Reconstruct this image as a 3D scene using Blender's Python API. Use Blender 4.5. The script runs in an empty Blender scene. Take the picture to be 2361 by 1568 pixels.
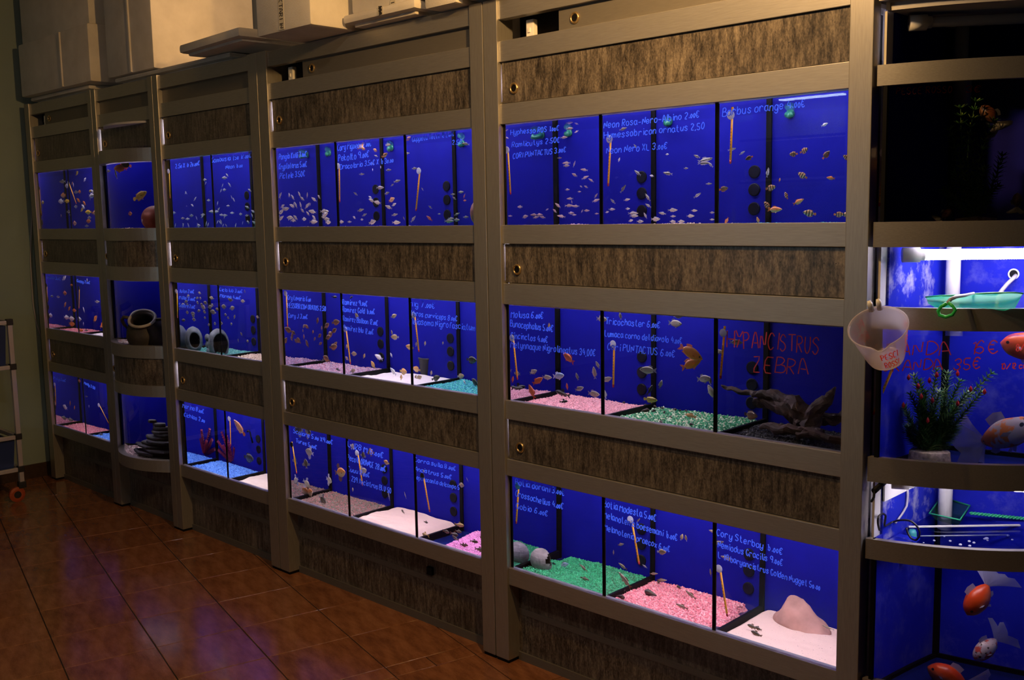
import bpy, bmesh, math, random
from mathutils import Vector, Matrix, noise
R = math.radians
SC = bpy.context.scene
COL = SC.collection
# ------------------------------------------------------------------ camera
W, H, F = 2361.0, 1568.0, 2356.39
CAM = Vector((0.0, -2.42, 1.545))
_p, _y, _r = R(7.01579), R(-44.12231), R(-1.049103)
FW = Vector((math.sin(_y)*math.cos(_p), math.cos(_y)*math.cos(_p), -math.sin(_p)))
_rt = Vector((math.cos(_y), -math.sin(_y), 0)); _up = _rt.cross(FW)
RT = _rt*math.cos(_r)+_up*math.sin(_r); UP = -_rt*math.sin(_r)+_up*math.cos(_r)
cd = bpy.data.cameras.new('camera'); cam = bpy.data.objects.new('camera', cd); COL.objects.link(cam)
cd.sensor_width = 36; cd.lens = F/W*36; cd.clip_start = 0.05; cd.clip_end = 60
cam.matrix_world = Matrix(((RT.x, UP.x, -FW.x, CAM.x), (RT.y, UP.y, -FW.y, CAM.y), (RT.z, UP.z, -FW.z, CAM.z), (0, 0, 0, 1)))
SC.camera = cam
# ------------------------------------------------------------------ world, exposure, room lights
wd = bpy.data.worlds.new('world'); SC.world = wd; wd.use_nodes = True
wd.node_tree.nodes['Background'].inputs[0].default_value = (0.5, 0.6, 0.7, 1)
wd.node_tree.nodes['Background'].inputs[1].default_value = 0.003
vs = SC.view_settings
vs.view_transform = 'Standard'; vs.look = 'None'; vs.exposure = 0.0; vs.gamma = 1.0; vs.use_curve_mapping = False
cy = SC.cycles
cy.max_bounces = 10; cy.diffuse_bounces = 4; cy.glossy_bounces = 5; cy.transmission_bounces = 8; cy.transparent_max_bounces = 24
cy.sample_clamp_indirect = 30.0; cy.use_denoising = True; cy.caustics_refractive = False; cy.caustics_reflective = True; cy.blur_glossy = 0.3
def area(name, loc, target, size, power, color):
    l = bpy.data.lights.new(name, 'AREA'); l.shape = 'DISK'; l.size = size; l.energy = power; l.color = color
    o = bpy.data.objects.new(name, l); COL.objects.link(o); o.location = loc
    o.rotation_euler = (Vector(target)-Vector(loc)).to_track_quat('-Z', 'Y').to_euler()
    return o
WARM = (1.0, 0.54, 0.17)
SPOTS = [((-1.28, -0.72, 2.50), (-2.5, -0.05, 2.15), 0.10, 30.0), ((-1.7, -1.6, 2.93), (-1.9, -0.5, 0.2), 0.14, 11.0),
         ((-3.35, 0.22, 2.93), (-4.7, 0.20, 2.45), 0.12, 10.0)]
SPOT_COL = [WARM, (1.0, 0.72, 0.46), (1.0, 0.56, 0.24)]
SPOT_LIGHTS = [area('spot_light', a, b, s, w, c) for (a, b, s, w), c in zip(SPOTS, SPOT_COL)]
TUBE_POWER = 36.0
TUBE_COL = (1.0, 0.87, 0.98)
# ------------------------------------------------------------------ pixel -> place
def ray(x, y):
    return (FW + RT*((x-W/2)/F) + UP*((H/2-y)/F)).normalized()
def on_y(x, y, Y):
    d = ray(x, y); return CAM + d*((Y-CAM.y)/d.y)
def on_z(x, y, Z):
    d = ray(x, y); return CAM + d*((Z-CAM.z)/d.z)
def on_x(x, y, X):
    d = ray(x, y); return CAM + d*((X-CAM.x)/d.x)
def refract(d, n, eta):
    c = -d.dot(n); k = 1-eta*eta*(1-c*c)
    return (d*eta + n*(eta*c-math.sqrt(max(k, 0)))).normalized()
def wet_y(x, y, Y):                       # seen through a flat tank front at y = 0
    P = on_y(x, y, 0.0); d = refract(ray(x, y), Vector((0, -1, 0)), 1/1.333)
    return P + d*(Y/d.y)
def on_cyl(x, y, c, r):
    d = ray(x, y); o = CAM
    ox, oy = o.x-c[0], o.y-c[1]
    A = d.x*d.x+d.y*d.y; B = 2*(ox*d.x+oy*d.y); Cc = ox*ox+oy*oy-r*r
    t = (-B-math.sqrt(max(B*B-4*A*Cc, 0)))/(2*A)
    return o+d*t
def wet_cyl(x, y, c, r, dist):
    P = on_cyl(x, y, c, r); n = Vector((P.x-c[0], P.y-c[1], 0)).normalized()
    return P + refract(ray(x, y), n, 1/1.333)*dist
def mpp(P):                               # metres per pixel at a place
    return (P-CAM).dot(FW)/F
# ------------------------------------------------------------------ materials
MT = {}
def new_mat(name):
    m = bpy.data.materials.new(name); m.use_nodes = True; nt = m.node_tree; nt.nodes.clear()
    out = nt.nodes.new('ShaderNodeOutputMaterial'); MT[name] = m
    return m, nt, out
def nd(nt, t, **kw):
    n = nt.nodes.new(t)
    for k, v in kw.items():
        if k.startswith('i_'):
            n.inputs[k[2:].replace('_', ' ')].default_value = v
        else: setattr(n, k, v)
    return n
def c4(c): return (c[0], c[1], c[2], 1)
def coords(nt, scale=(1, 1, 1), src='Object'):
    tc = nd(nt, 'ShaderNodeTexCoord'); mp = nd(nt, 'ShaderNodeMapping'); mp.inputs['Scale'].default_value = scale
    nt.links.new(tc.outputs[src], mp.inputs[0]); return mp.outputs[0]
def ramp(nt, fac, stops, interp='LINEAR'):
    r = nd(nt, 'ShaderNodeValToRGB'); r.color_ramp.interpolation = interp
    el = r.color_ramp.elements
    while len(el) < len(stops): el.new(0.5)
    for e, (p, c) in zip(el, stops): e.position = p; e.color = c4(c)
    nt.links.new(fac, r.inputs[0]); return r.outputs[0]
def noise_tex(nt, vec, scale, detail=3, rough=0.55):
    n = nd(nt, 'ShaderNodeTexNoise'); n.inputs['Scale'].default_value = scale; n.inputs['Detail'].default_value = detail
    n.inputs['Roughness'].default_value = rough; nt.links.new(vec, n.inputs['Vector']); return n.outputs[0]
def bump(nt, h, strength, dist=0.002):
    b = nd(nt, 'ShaderNodeBump'); b.inputs['Strength'].default_value = strength; b.inputs['Distance'].default_value = dist
    nt.links.new(h, b.inputs['Height']); return b.outputs[0]
def pbr(name, col, rough=0.5, metal=0.0, var=0.0, vscale=20, vstretch=(1, 1, 1), bmp=0.0, bscale=200, alpha=None, spec=0.5, sss=0):
    m, nt, out = new_mat(name); b = nd(nt, 'ShaderNodeBsdfPrincipled')
    b.inputs['Base Color'].default_value = c4(col); b.inputs['Roughness'].default_value = rough; b.inputs['Metallic'].default_value = metal
    b.inputs['Specular IOR Level'].default_value = spec
    if var:
        v = coords(nt, vstretch); n = noise_tex(nt, v, vscale, 4)
        a = tuple(max(0, c*(1-var)) for c in col); z = tuple(min(1, c*(1+var)) for c in col)
        nt.links.new(ramp(nt, n, [(0.3, a), (0.7, z)]), b.inputs['Base Color'])
    if bmp:
        v = coords(nt); nt.links.new(bump(nt, noise_tex(nt, v, bscale, 3), bmp), b.inputs['Normal'])
    nt.links.new(b.outputs[0], out.inputs[0]); return m
def emit(name, col, strength):
    m, nt, out = new_mat(name); e = nd(nt, 'ShaderNodeEmission'); e.inputs[0].default_value = c4(col); e.inputs[1].default_value = strength
    nt.links.new(e.outputs[0], out.inputs[0]); return m
def tri(name, col, transl=0.5, rough=0.4, transp=0.0):   # thin stuff that lets light through
    m, nt, out = new_mat(name)
    d = nd(nt, 'ShaderNodeBsdfDiffuse'); t = nd(nt, 'ShaderNodeBsdfTranslucent'); mx = nd(nt, 'ShaderNodeMixShader')
    d.inputs[0].default_value = c4(col); t.inputs[0].default_value = c4(col); mx.inputs[0].default_value = transl
    nt.links.new(d.outputs[0], mx.inputs[1]); nt.links.new(t.outputs[0], mx.inputs[2])
    g = nd(nt, 'ShaderNodeBsdfGlossy'); g.inputs['Roughness'].default_value = rough; m2 = nd(nt, 'ShaderNodeMixShader'); m2.inputs[0].default_value = 0.06
    nt.links.new(mx.outputs[0], m2.inputs[1]); nt.links.new(g.outputs[0], m2.inputs[2])
    last = m2
    if transp:
        tr = nd(nt, 'ShaderNodeBsdfTransparent'); m3 = nd(nt, 'ShaderNodeMixShader'); m3.inputs[0].default_value = transp
        nt.links.new(last.outputs[0], m3.inputs[1]); nt.links.new(tr.outputs[0], m3.inputs[2]); last = m3
    nt.links.new(last.outputs[0], out.inputs[0]); return m
def clear(name, tint, gloss_max=0.9, edge=5.0, base=0.02):  # a clear sheet: see-through, glossier at grazing angles
    m, nt, out = new_mat(name)
    lw = nd(nt, 'ShaderNodeLayerWeight'); lw.inputs[0].default_value = 0.5
    pw = nd(nt, 'ShaderNodeMath', operation='POWER'); pw.inputs[1].default_value = edge
    mu = nd(nt, 'ShaderNodeMath', operation='MULTIPLY_ADD'); mu.inputs[1].default_value = gloss_max; mu.inputs[2].default_value = base
    nt.links.new(lw.outputs['Facing'], pw.inputs[0]); nt.links.new(pw.outputs[0], mu.inputs[0])
    t = nd(nt, 'ShaderNodeBsdfTransparent'); t.inputs[0].default_value = c4(tint)
    g = nd(nt, 'ShaderNodeBsdfGlossy'); g.inputs['Roughness'].default_value = 0.02
    mx = nd(nt, 'ShaderNodeMixShader'); nt.links.new(mu.outputs[0], mx.inputs[0])
    nt.links.new(t.outputs[0], mx.inputs[1]); nt.links.new(g.outputs[0], mx.inputs[2]); nt.links.new(mx.outputs[0], out.inputs[0])
    return m
# brushed champagne aluminium
def metal_mat(name, col, stretch, metal=0.75, rough=0.42):
    m, nt, out = new_mat(name); b = nd(nt, 'ShaderNodeBsdfPrincipled'); v = coords(nt, stretch)
    n = noise_tex(nt, v, 60, 4)
    nt.links.new(ramp(nt, n, [(0.3, tuple(c*0.88 for c in col)), (0.7, tuple(min(1, c*1.1) for c in col))]), b.inputs['Base Color'])
    b.inputs['Metallic'].default_value = metal; b.inputs['Roughness'].default_value = rough
    nt.links.new(bump(nt, n, 0.12, 0.001), b.inputs['Normal']); nt.links.new(b.outputs[0], out.inputs[0]); return m
metal_mat('alu_h', (0.40, 0.39, 0.375), (0.4, 8, 14))
metal_mat('alu_v', (0.38, 0.37, 0.355), (14, 8, 0.4))
metal_mat('alu_dark', (0.17, 0.16, 0.145), (0.4, 8, 14), 0.5, 0.5)
pbr('gold_ring', (0.62, 0.45, 0.22), 0.3, 0.9)
pbr('black', (0.004, 0.004, 0.005), 0.6, spec=0.15)
pbr('silicone', (0.003, 0.003, 0.004), 0.6, spec=0.1)
pbr('white_plastic', (0.75, 0.75, 0.74), 0.35)
pbr('inner_board', (0.55, 0.55, 0.58), 0.6)
def panel_mat():                               # printed concrete-look laminate: fine vertical streaks, specks, dark pits
    m, nt, out = new_mat('laminate'); b = nd(nt, 'ShaderNodeBsdfPrincipled')
    oi = nd(nt, 'ShaderNodeObjectInfo')
    tc = nd(nt, 'ShaderNodeTexCoord'); ad = nd(nt, 'ShaderNodeVectorMath', operation='ADD')
    cb = nd(nt, 'ShaderNodeCombineXYZ'); mm = nd(nt, 'ShaderNodeMath', operation='MULTIPLY'); mm.inputs[1].default_value = 37.0
    nt.links.new(oi.outputs['Random'], mm.inputs[0]); nt.links.new(mm.outputs[0], cb.inputs[1])
    nt.links.new(tc.outputs['Object'], ad.inputs[0]); nt.links.new(cb.outputs[0], ad.inputs[1])
    def mp(s):
        q = nd(nt, 'ShaderNodeMapping'); q.inputs['Scale'].default_value = s; nt.links.new(ad.outputs[0], q.inputs[0]); return q.outputs[0]
    s1 = noise_tex(nt, mp((1, 1, 0.2)), 70, 4, 0.62)      # vertical streaks
    s2 = noise_tex(nt, mp((1, 1, 0.45)), 210, 3, 0.75)       # specks
    s3 = noise_tex(nt, mp((1, 1, 0.7)), 7, 3, 0.6)         # clouds
    a1 = nd(nt, 'ShaderNodeMath', operation='MULTIPLY_ADD'); a1.inputs[1].default_value = 0.9; nt.links.new(s2, a1.inputs[0]); nt.links.new(s1, a1.inputs[2])
    a2 = nd(nt, 'ShaderNodeMath', operation='MULTIPLY_ADD'); a2.inputs[1].default_value = 0.45; nt.links.new(s3, a2.inputs[0]); nt.links.new(a1.outputs[0], a2.inputs[2])
    a3 = nd(nt, 'ShaderNodeMath', operation='MULTIPLY'); a3.inputs[1].default_value = 0.43; nt.links.new(a2.outputs[0], a3.inputs[0])
    colr = ramp(nt, a3.outputs[0], [(0.38, (0.016, 0.014, 0.014)), (0.47, (0.060, 0.052, 0.047)), (0.55, (0.125, 0.108, 0.095)), (0.66, (0.22, 0.195, 0.17))])
    vo = nd(nt, 'ShaderNodeTexVoronoi'); vo.inputs['Scale'].default_value = 26; nt.links.new(mp((1, 1, 1)), vo.inputs['Vector'])
    lt = nd(nt, 'ShaderNodeMath', operation='LESS_THAN'); lt.inputs[1].default_value = 0.05; nt.links.new(vo.outputs['Distance'], lt.inputs[0])
    mxc = nd(nt, 'ShaderNodeMixRGB'); mxc.inputs[2].default_value = (0.012, 0.01, 0.009, 1); nt.links.new(lt.outputs[0], mxc.inputs[0]); nt.links.new(colr, mxc.inputs[1])
    nt.links.new(mxc.outputs[0], b.inputs['Base Color']); b.inputs['Roughness'].default_value = 0.33
    nt.links.new(bump(nt, a3.outputs[0], 0.25, 0.002), b.inputs['Normal']); nt.links.new(b.outputs[0], out.inputs[0])
panel_mat()
# tank materials
m, nt, out = new_mat('tank_glass'); g = nd(nt, 'ShaderNodeBsdfGlass'); g.inputs['IOR'].default_value = 1.333; g.inputs['Roughness'].default_value = 0.0
g.inputs['Color'].default_value = (0.97, 0.98, 1, 1); nt.links.new(g.outputs[0], out.inputs[0])
m, nt, out = new_mat('wet_side'); g = nd(nt, 'ShaderNodeBsdfGlossy'); g.inputs['Color'].default_value = (0.72, 0.75, 0.85, 1); g.inputs['Roughness'].default_value = 0.015
nt.links.new(g.outputs[0], out.inputs[0])
clear('divider_clear', (0.93, 0.94, 0.97), 0.25)
clear('water_top', (0.96, 0.97, 1.0), 0.95, 9.0, 0.01)
def blue_mat(name, col, rough, dirt=0.0):
    m, nt, out = new_mat(name); b = nd(nt, 'ShaderNodeBsdfPrincipled'); v = coords(nt)
    n = noise_tex(nt, v, 5, 4)
    base = ramp(nt, n, [(0.3, tuple(c*0.85 for c in col)), (0.7, tuple(min(1, c*1.12) for c in col))])
    if dirt:                                   # chalky lime film
        n2 = noise_tex(nt, v, 9, 6, 0.7); fac = ramp(nt, n2, [(0.5, (0, 0, 0)), (0.72, (dirt,)*3)])
        mx = nd(nt, 'ShaderNodeMixRGB'); mx.inputs[2].default_value = (0.62, 0.62, 0.68, 1); nt.links.new(fac, mx.inputs[0]); nt.links.new(base, mx.inputs[1]); base = mx.outputs[0]
    nt.links.new(base, b.inputs['Base Color']); b.inputs['Roughness'].default_value = rough; b.inputs['Specular IOR Level'].default_value = 0.12
    nt.links.new(b.outputs[0], out.inputs[0])
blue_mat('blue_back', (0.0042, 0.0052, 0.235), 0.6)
blue_mat('blue_wall', (0.012, 0.022, 0.46), 0.45, 0.75)
blue_mat('blue_floor', (0.006, 0.012, 0.10), 0.15)
tri('ink_blue', (0.07, 0.19, 1.0), 0.5)
tri('ink_red', (1.0, 0.07, 0.045), 0.5)
tri('ink_black', (0.02, 0.02, 0.02), 0.1)
tri('edge_white', (0.85, 0.8, 0.85), 0.8)
emit('tube_glow', TUBE_COL, TUBE_POWER)
tri('cup_white', (0.82, 0.82, 0.9), 0.4); tri('cup_teal', (0.12, 0.45, 0.5), 0.4); pbr('cup_black', (0.01, 0.01, 0.012), 0.4)
tri('thermo', (1.0, 0.58, 0.02), 0.35); tri('thermo_red', (0.5, 0.02, 0.02), 0.2); pbr('thermo_ink', (0.03, 0.02, 0.02), 0.5)
pbr('green_elbow', (0.015, 0.16, 0.10), 0.4)
# ------------------------------------------------------------------ mesh helpers
class MB:
    def __init__(s): s.v = []; s.f = []; s.m = []; s.mi = 0
    def add(s, vs, fs):
        o = len(s.v); s.v += [tuple(p) for p in vs]
        for f in fs: s.f.append(tuple(i+o for i in f)); s.m.append(s.mi)
    def box(s, x0, x1, y0, y1, z0, z1):
        s.add([(x0, y0, z0), (x1, y0, z0), (x1, y1, z0), (x0, y1, z0), (x0, y0, z1), (x1, y0, z1), (x1, y1, z1), (x0, y1, z1)],
              [(0, 3, 2, 1), (4, 5, 6, 7), (0, 1, 5, 4), (1, 2, 6, 5), (2, 3, 7, 6), (3, 0, 4, 7)])
    def cbox(s, x0, x1, y0, y1, z0, z1, c):      # box with all edges chamfered
        bm = bmesh.new(); bmesh.ops.create_cube(bm, size=1)
        for v in bm.verts: v.co = Vector(((x0+x1)/2+v.co.x*(x1-x0), (y0+y1)/2+v.co.y*(y1-y0), (z0+z1)/2+v.co.z*(z1-z0)))
        bmesh.ops.bevel(bm, geom=bm.edges[:], offset=c, segments=2, affect='EDGES', profile=0.6)
        s.bm(bm)
    def bm(s, bm):
        bm.verts.index_update(); s.add([v.co for v in bm.verts], [[v.index for v in f.verts] for f in bm.faces]); bm.free()
    def prism(s, poly, z0, z1):
        n = len(poly); o = len(s.v); s.v += [(p[0], p[1], z0) for p in poly]+[(p[0], p[1], z1) for p in poly]
        for i in range(n): j = (i+1) % n; s.f.append((o+i, o+j, o+n+j, o+n+i)); s.m.append(s.mi)
        s.f.append(tuple(o+i for i in range(n-1, -1, -1))); s.f.append(tuple(o+n+i for i in range(n))); s.m += [s.mi, s.mi]
    def quad(s, a, b, c, d): s.add([a, b, c, d], [(0, 1, 2, 3)])
    def loft(s, rings, cap0=True, cap1=True, closed=True):
        o = len(s.v); n = len(rings[0])
        for r in rings: s.v += [tuple(p) for p in r]
        for i in range(len(rings)-1):
            for j in range(n if closed else n-1):
                k = (j+1) % n
                s.f.append((o+i*n+j, o+i*n+k, o+(i+1)*n+k, o+(i+1)*n+j)); s.m.append(s.mi)
        if cap0: s.f.append(tuple(o+j for j in range(n-1, -1, -1))); s.m.append(s.mi)
        if cap1: s.f.append(tuple(o+(len(rings)-1)*n+j for j in range(n))); s.m.append(s.mi)
    def tube(s, pts, r, n=6, caps=True):
        pts = [Vector(p) for p in pts]; rings = []
        rr = r if isinstance(r, (list, tuple)) else [r]*len(pts); a = None
        for i, p in enumerate(pts):
            t = (pts[min(i+1, len(pts)-1)]-pts[max(i-1, 0)]).normalized()
            if a is None: a = t.orthogonal().normalized()
            a = (a-t*a.dot(t)).normalized(); b = t.cross(a)
            rings.append([p+(a*math.cos(2*math.pi*k/n)+b*math.sin(2*math.pi*k/n))*rr[i] for k in range(n)])
        s.loft(rings, caps, caps)
    def lathe(s, prof, c=(0, 0, 0), n=24, axis='z', caps=False):
        rings = []
        for r, z in prof:
            ring = []
            for k in range(n):
                a = 2*math.pi*k/n
                ring.append((c[0]+r*math.cos(a), c[1]+r*math.sin(a), c[2]+z) if axis == 'z' else
                            ((c[0]+r*math.cos(a), c[1]+z, c[2]-r*math.sin(a)) if axis == 'y' else (c[0]+z, c[1]+r*math.cos(a), c[2]+r*math.sin(a))))
            rings.append(ring)
        s.loft(rings, caps, caps)
    def torus(s, c, R0, r, axis='y', n=20, k=6):
        rings = []
        for i in range(n):
            a = 2*math.pi*i/n; ring = []
            for j in range(k):
                b = 2*math.pi*j/k; q = R0+r*math.cos(b); h = r*math.sin(b)
                ring.append((c[0]+q*math.cos(a), c[1]+h, c[2]+q*math.sin(a)) if axis == 'y' else (c[0]+q*math.cos(a), c[1]+q*math.sin(a), c[2]+h))
            rings.append(ring)
        rings.append(rings[0]); s.loft(rings, False, False)
    def sphere(s, c, r, n=10, m=6, sq=(1, 1, 1)):
        s.lathe_sq([(r*math.sin(math.pi*i/m), -r*math.cos(math.pi*i/m)) for i in range(m+1)], c, n, sq)
    def lathe_sq(s, prof, c, n, sq):
        s.loft([[(c[0]+max(q, 1e-5)*math.cos(2*math.pi*k/n)*sq[0], c[1]+max(q, 1e-5)*math.sin(2*math.pi*k/n)*sq[1], c[2]+z*sq[2]) for k in range(n)] for q, z in prof], True, True)
    def mesh(s, name, mats, smooth=False):
        me = bpy.data.meshes.new(name); me.from_pydata(s.v, [], s.f)
        for m in (mats if isinstance(mats, (list, tuple)) else [mats]): me.materials.append(MT[m])
        if any(s.m): me.polygons.foreach_set('material_index', s.m)
        if smooth: me.polygons.foreach_set('use_smooth', [True]*len(me.polygons))
        me.update(); return me
    def build(s, name, mats, parent=None, smooth=False, local=False):
        me = s.mesh(name, mats, smooth); o = bpy.data.objects.new(name, me); COL.objects.link(o)
        if parent is not None:
            o.parent = parent
            if not local: o.matrix_parent_inverse = wmat(parent).inverted()
        return o
def wmat(o):
    return (wmat(o.parent) @ o.matrix_parent_inverse if o.parent else Matrix()) @ o.matrix_basis
def shade(o, ang=40):
    o.data.polygons.foreach_set('use_smooth', [True]*len(o.data.polygons))
    try: o.data.set_sharp_from_angle(angle=R(ang))
    except Exception: pass
    return o
def tag(o, label, cat, group=None, kind=None):
    o['label'] = label
    if cat: o['category'] = cat
    if group: o['group'] = group
    if kind: o['kind'] = kind
    return o
def thing(name, label, cat, loc=(0, 0, 0), group=None):
    o = bpy.data.objects.new(name, None); COL.objects.link(o); o.location = loc; o.empty_display_size = 0.05
    return tag(o, label, cat, group)
def struct(o): o['kind'] = 'structure'; return o
# ------------------------------------------------------------------ room shell
L1, L2, L3, L4, L5, L6, L7, L8, L9, L10, L11, L12, L13, L14, L15 = (2.165, 2.097, 2.032, 1.899, 1.835, 1.510, 1.449, 1.319, 1.2495, 0.9257, 0.8623, 0.7249, 0.6675, 0.343, 0.283)
TOP = 2.225
WALLX = -6.36
pbr('wall_paint', (0.25, 0.33, 0.32), 0.8, var=0.06, vscale=2, bmp=0.05, bscale=60)
pbr('wall_blue', (0.25, 0.30, 0.40), 0.8, var=0.05, vscale=2)
pbr('ceiling_paint', (0.5, 0.46, 0.4), 0.9)
pbr('grout', (0.022, 0.013, 0.009), 0.8)
pbr('skirting', (0.05, 0.03, 0.022), 0.35, var=0.3, vscale=30)
m, nt, out = new_mat('floor_tile'); b = nd(nt, 'ShaderNodeBsdfPrincipled')
v = coords(nt, (1.0, 3.5, 1)); n1 = noise_tex(nt, v, 6, 5, 0.6); n2 = noise_tex(nt, v, 90, 3, 0.6)
oi = nd(nt, 'ShaderNodeObjectInfo'); ml = nd(nt, 'ShaderNodeMath', operation='MULTIPLY_ADD'); ml.inputs[1].default_value = 0.10
nt.links.new(oi.outputs['Random'], ml.inputs[0]); nt.links.new(n1, ml.inputs[2])
ad = nd(nt, 'ShaderNodeMath', operation='MULTIPLY_ADD'); ad.inputs[1].default_value = 0.25; nt.links.new(n2, ad.inputs[0]); nt.links.new(ml.outputs[0], ad.inputs[2])
nt.links.new(ramp(nt, ad.outputs[0], [(0.45, (0.125, 0.047, 0.022)), (0.66, (0.22, 0.088, 0.040)), (0.85, (0.29, 0.13, 0.062))]), b.inputs['Base Color'])
b.inputs['Roughness'].default_value = 0.16; b.inputs['Specular IOR Level'].default_value = 0.4; nt.links.new(b.outputs[0], out.inputs[0])
mb = MB(); mb.box(-6.6, 2.6, -7.2, 0.75, -0.06, -0.004); floor = struct(mb.build('floor', 'grout'))
mb = MB(); mb.box(-6.56, WALLX, -7.2, 0.75, -0.004, 3.0); struct(mb.build('wall_left', 'wall_paint'))
mb = MB(); mb.box(WALLX, 2.6, 0.62, 0.75, -0.004, 3.0); struct(mb.build('wall_back', 'wall_blue'))
mb = MB(); mb.box(2.4, 2.6, -7.2, 0.62, -0.004, 3.0); struct(mb.build('wall_right', 'wall_paint'))
mb = MB(); mb.box(WALLX, 2.4, -7.2, -7.0, -0.004, 3.0); struct(mb.build('wall_front', 'wall_paint'))
mb = MB(); mb.box(-6.6, 2.6, -7.2, 0.75, 3.0, 3.1); struct(mb.build('ceiling', 'ceiling_paint'))
mb = MB(); mb.box(WALLX, WALLX+0.012, -7.0, 0.62, 0, 0.085); struct(mb.build('baseboard_left', 'skirting'))
# floor tiles laid at 14 degrees to the racks, with a narrow border strip
TA = R(-14.2); TU = Vector((math.cos(TA), math.sin(TA), 0)); TV = Vector((-math.sin(TA), math.cos(TA), 0)); TS = 0.3125
def tile_mesh(name, w, h):
    mb = MB(); g = 0.0018; c = 0.0015
    mb.loft([[(x*(w/2-g), y*(h/2-g), -0.0035) for x, y in ((-1, -1), (1, -1), (1, 1), (-1, 1))],
             [(x*(w/2-g), y*(h/2-g), -c) for x, y in ((-1, -1), (1, -1), (1, 1), (-1, 1))],
             [(x*(w/2-g-c), y*(h/2-g-c), 0) for x, y in ((-1, -1), (1, -1), (1, 1), (-1, 1))]], False, True)
    return mb.mesh(name, 'floor_tile')
tme = tile_mesh('tile', TS, TS); sme = tile_mesh('border_tile', 0.085, TS*0.5)
def put_tile(me, u, v, nm):
    p = TU*u+TV*v
    if not (WALLX-0.2 < p.x < 1.5 and -3.3 < p.y < 0.35): return
    o = bpy.data.objects.new(nm, me); COL.objects.link(o); o.parent = floor; o.location = (p.x, p.y, 0); o.rotation_euler = (0, 0, TA)
for j in range(-12, 6):
    v0 = -0.969+TS*(j+0.5)
    for i in range(-14, 0): put_tile(tme, -2.51+TS*(i+0.5), v0, 'tile')
    for i in range(0, 12): put_tile(tme, -2.425+TS*(i+0.5), v0, 'tile')
    for k in (-0.25, 0.25): put_tile(sme, -2.4675, v0+TS*k, 'border_tile')
# ------------------------------------------------------------------ ceiling spot fittings
BAYN = ['the rack post beside the plastic jug', 'the floor before the taped foam boxes', 'the foam box with printed tape']
for l, (loc, tgt, s, w) in zip(SPOT_LIGHTS, SPOTS):
    t = thing('ceiling_spot', 'small round ceiling spotlight giving warm light above ' + {0: BAYN[0], 1: BAYN[1], 2: BAYN[2]}[SPOT_LIGHTS.index(l)], 'lamp', (loc[0], loc[1], 3.0), 'warm ceiling spots')
    mb = MB(); mb.lathe([(0.001, 0.0), (0.11, 0.0), (0.12, -0.02), (0.105, -0.05), (0.10, -0.05), (0.10, -0.02), (0.001, -0.02)], (loc[0], loc[1], 3.0), 20)
    mb.build('lamp_body', 'white_plastic', t, True)
    if loc[2] < 2.9:
        mb = MB(); mb.tube([(loc[0], loc[1], 2.96), (loc[0], loc[1], loc[2]+0.16)], 0.008, 8); mb.build('hanging_stem', 'alu_v', t)
        dq = (Vector(loc)-Vector(tgt)).normalized(); p0 = Vector(loc)+dq*0.01
        mb = MB(); mb.tube([p0, p0+dq*0.03, p0+dq*0.10, p0+dq*0.13], [0.062, 0.062, 0.05, 0.02], 16); mb.build('lamp_head', 'alu_dark', t, True)
    l.parent = t; l.matrix_parent_inverse = Matrix.Translation(-t.location)
# ------------------------------------------------------------------ racks
BACK = 0.40
MODS = {1: (-6.183, -5.405, -6.25, -5.360, [-5.756]), 2: (-5.313, -4.737, -5.358, -4.689, []), 3: (-4.638, -3.847, -4.687, -3.777, [-4.215]),
        4: (-3.705, -2.499, -3.775, -2.436, [-3.2824, -2.8666]), 5: (-2.371, -1.174, -2.434, -1.112, [-1.9635, -1.5582])}
TANKX = {1: (-6.181, -5.368), 2: (-5.312, -4.70), 3: (-4.638, -3.795), 4: (-3.7025, -2.449), 5: (-2.3695, -1.154)}
BAY = {1: 'the bay against the side wall', 2: 'the bow-fronted bay', 3: 'the narrow middle bay', 4: 'the wide bay under taped foam boxes', 5: 'the wide bay with red lettering', 6: 'the rounded end bay'}
TIER = {1: 'top', 2: 'middle', 3: 'bottom'}
ZF = {1: L6, 2: L10, 3: L14}; ZG = {1: L5, 2: L9, 3: L13}; HOOD = {1: (L4, L3), 2: (L8, L7), 3: (L12, L11)}
BOW = {}                                        # bow front of bay 2 and round front of the end bay: circle centre, radius
def circ3(a, b, sag):
    w = (b-a)/2; r = (w*w+sag*sag)/(2*sag); return ((a+b)/2, r-sag), r
BOW[2] = circ3(-5.313, -4.737, 0.105)
BOW[6] = ((-1.214, 0.654), 0.667)
def arc_pts(bay, x0, x1, dr, n=20):
    c, r = BOW[bay]; r = r+dr
    a0 = math.atan2(-math.sqrt(max(r*r-(x0-c[0])**2, 0)), x0-c[0]); a1 = math.atan2(-math.sqrt(max(r*r-(x1-c[0])**2, 0)), x1-c[0])
    return [(c[0]+r*math.cos(a0+(a1-a0)*i/n), c[1]+r*math.sin(a0+(a1-a0)*i/n)) for i in range(n+1)]
def strip(mb, outer, inner, z0, z1):            # curved bar
    rings = [[(o[0], o[1], z0), (o[0], o[1], z1), (i[0], i[1], z1), (i[0], i[1], z0)] for o, i in zip(outer, inner)]
    mb.loft(rings)
def beam(mb, bay, xl, xr, z0, z1, y0=-0.012, y1=0.02):
    if bay in BOW and not (bay == 2 and z0 > L5+0.01):
        strip(mb, arc_pts(bay, xl, xr, 0.0), arc_pts(bay, xl+0.004, xr-0.004, -0.03), z0, z1)
    else: mb.cbox(xl, xr, y0, y1, z0, z1, 0.0015)
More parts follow.
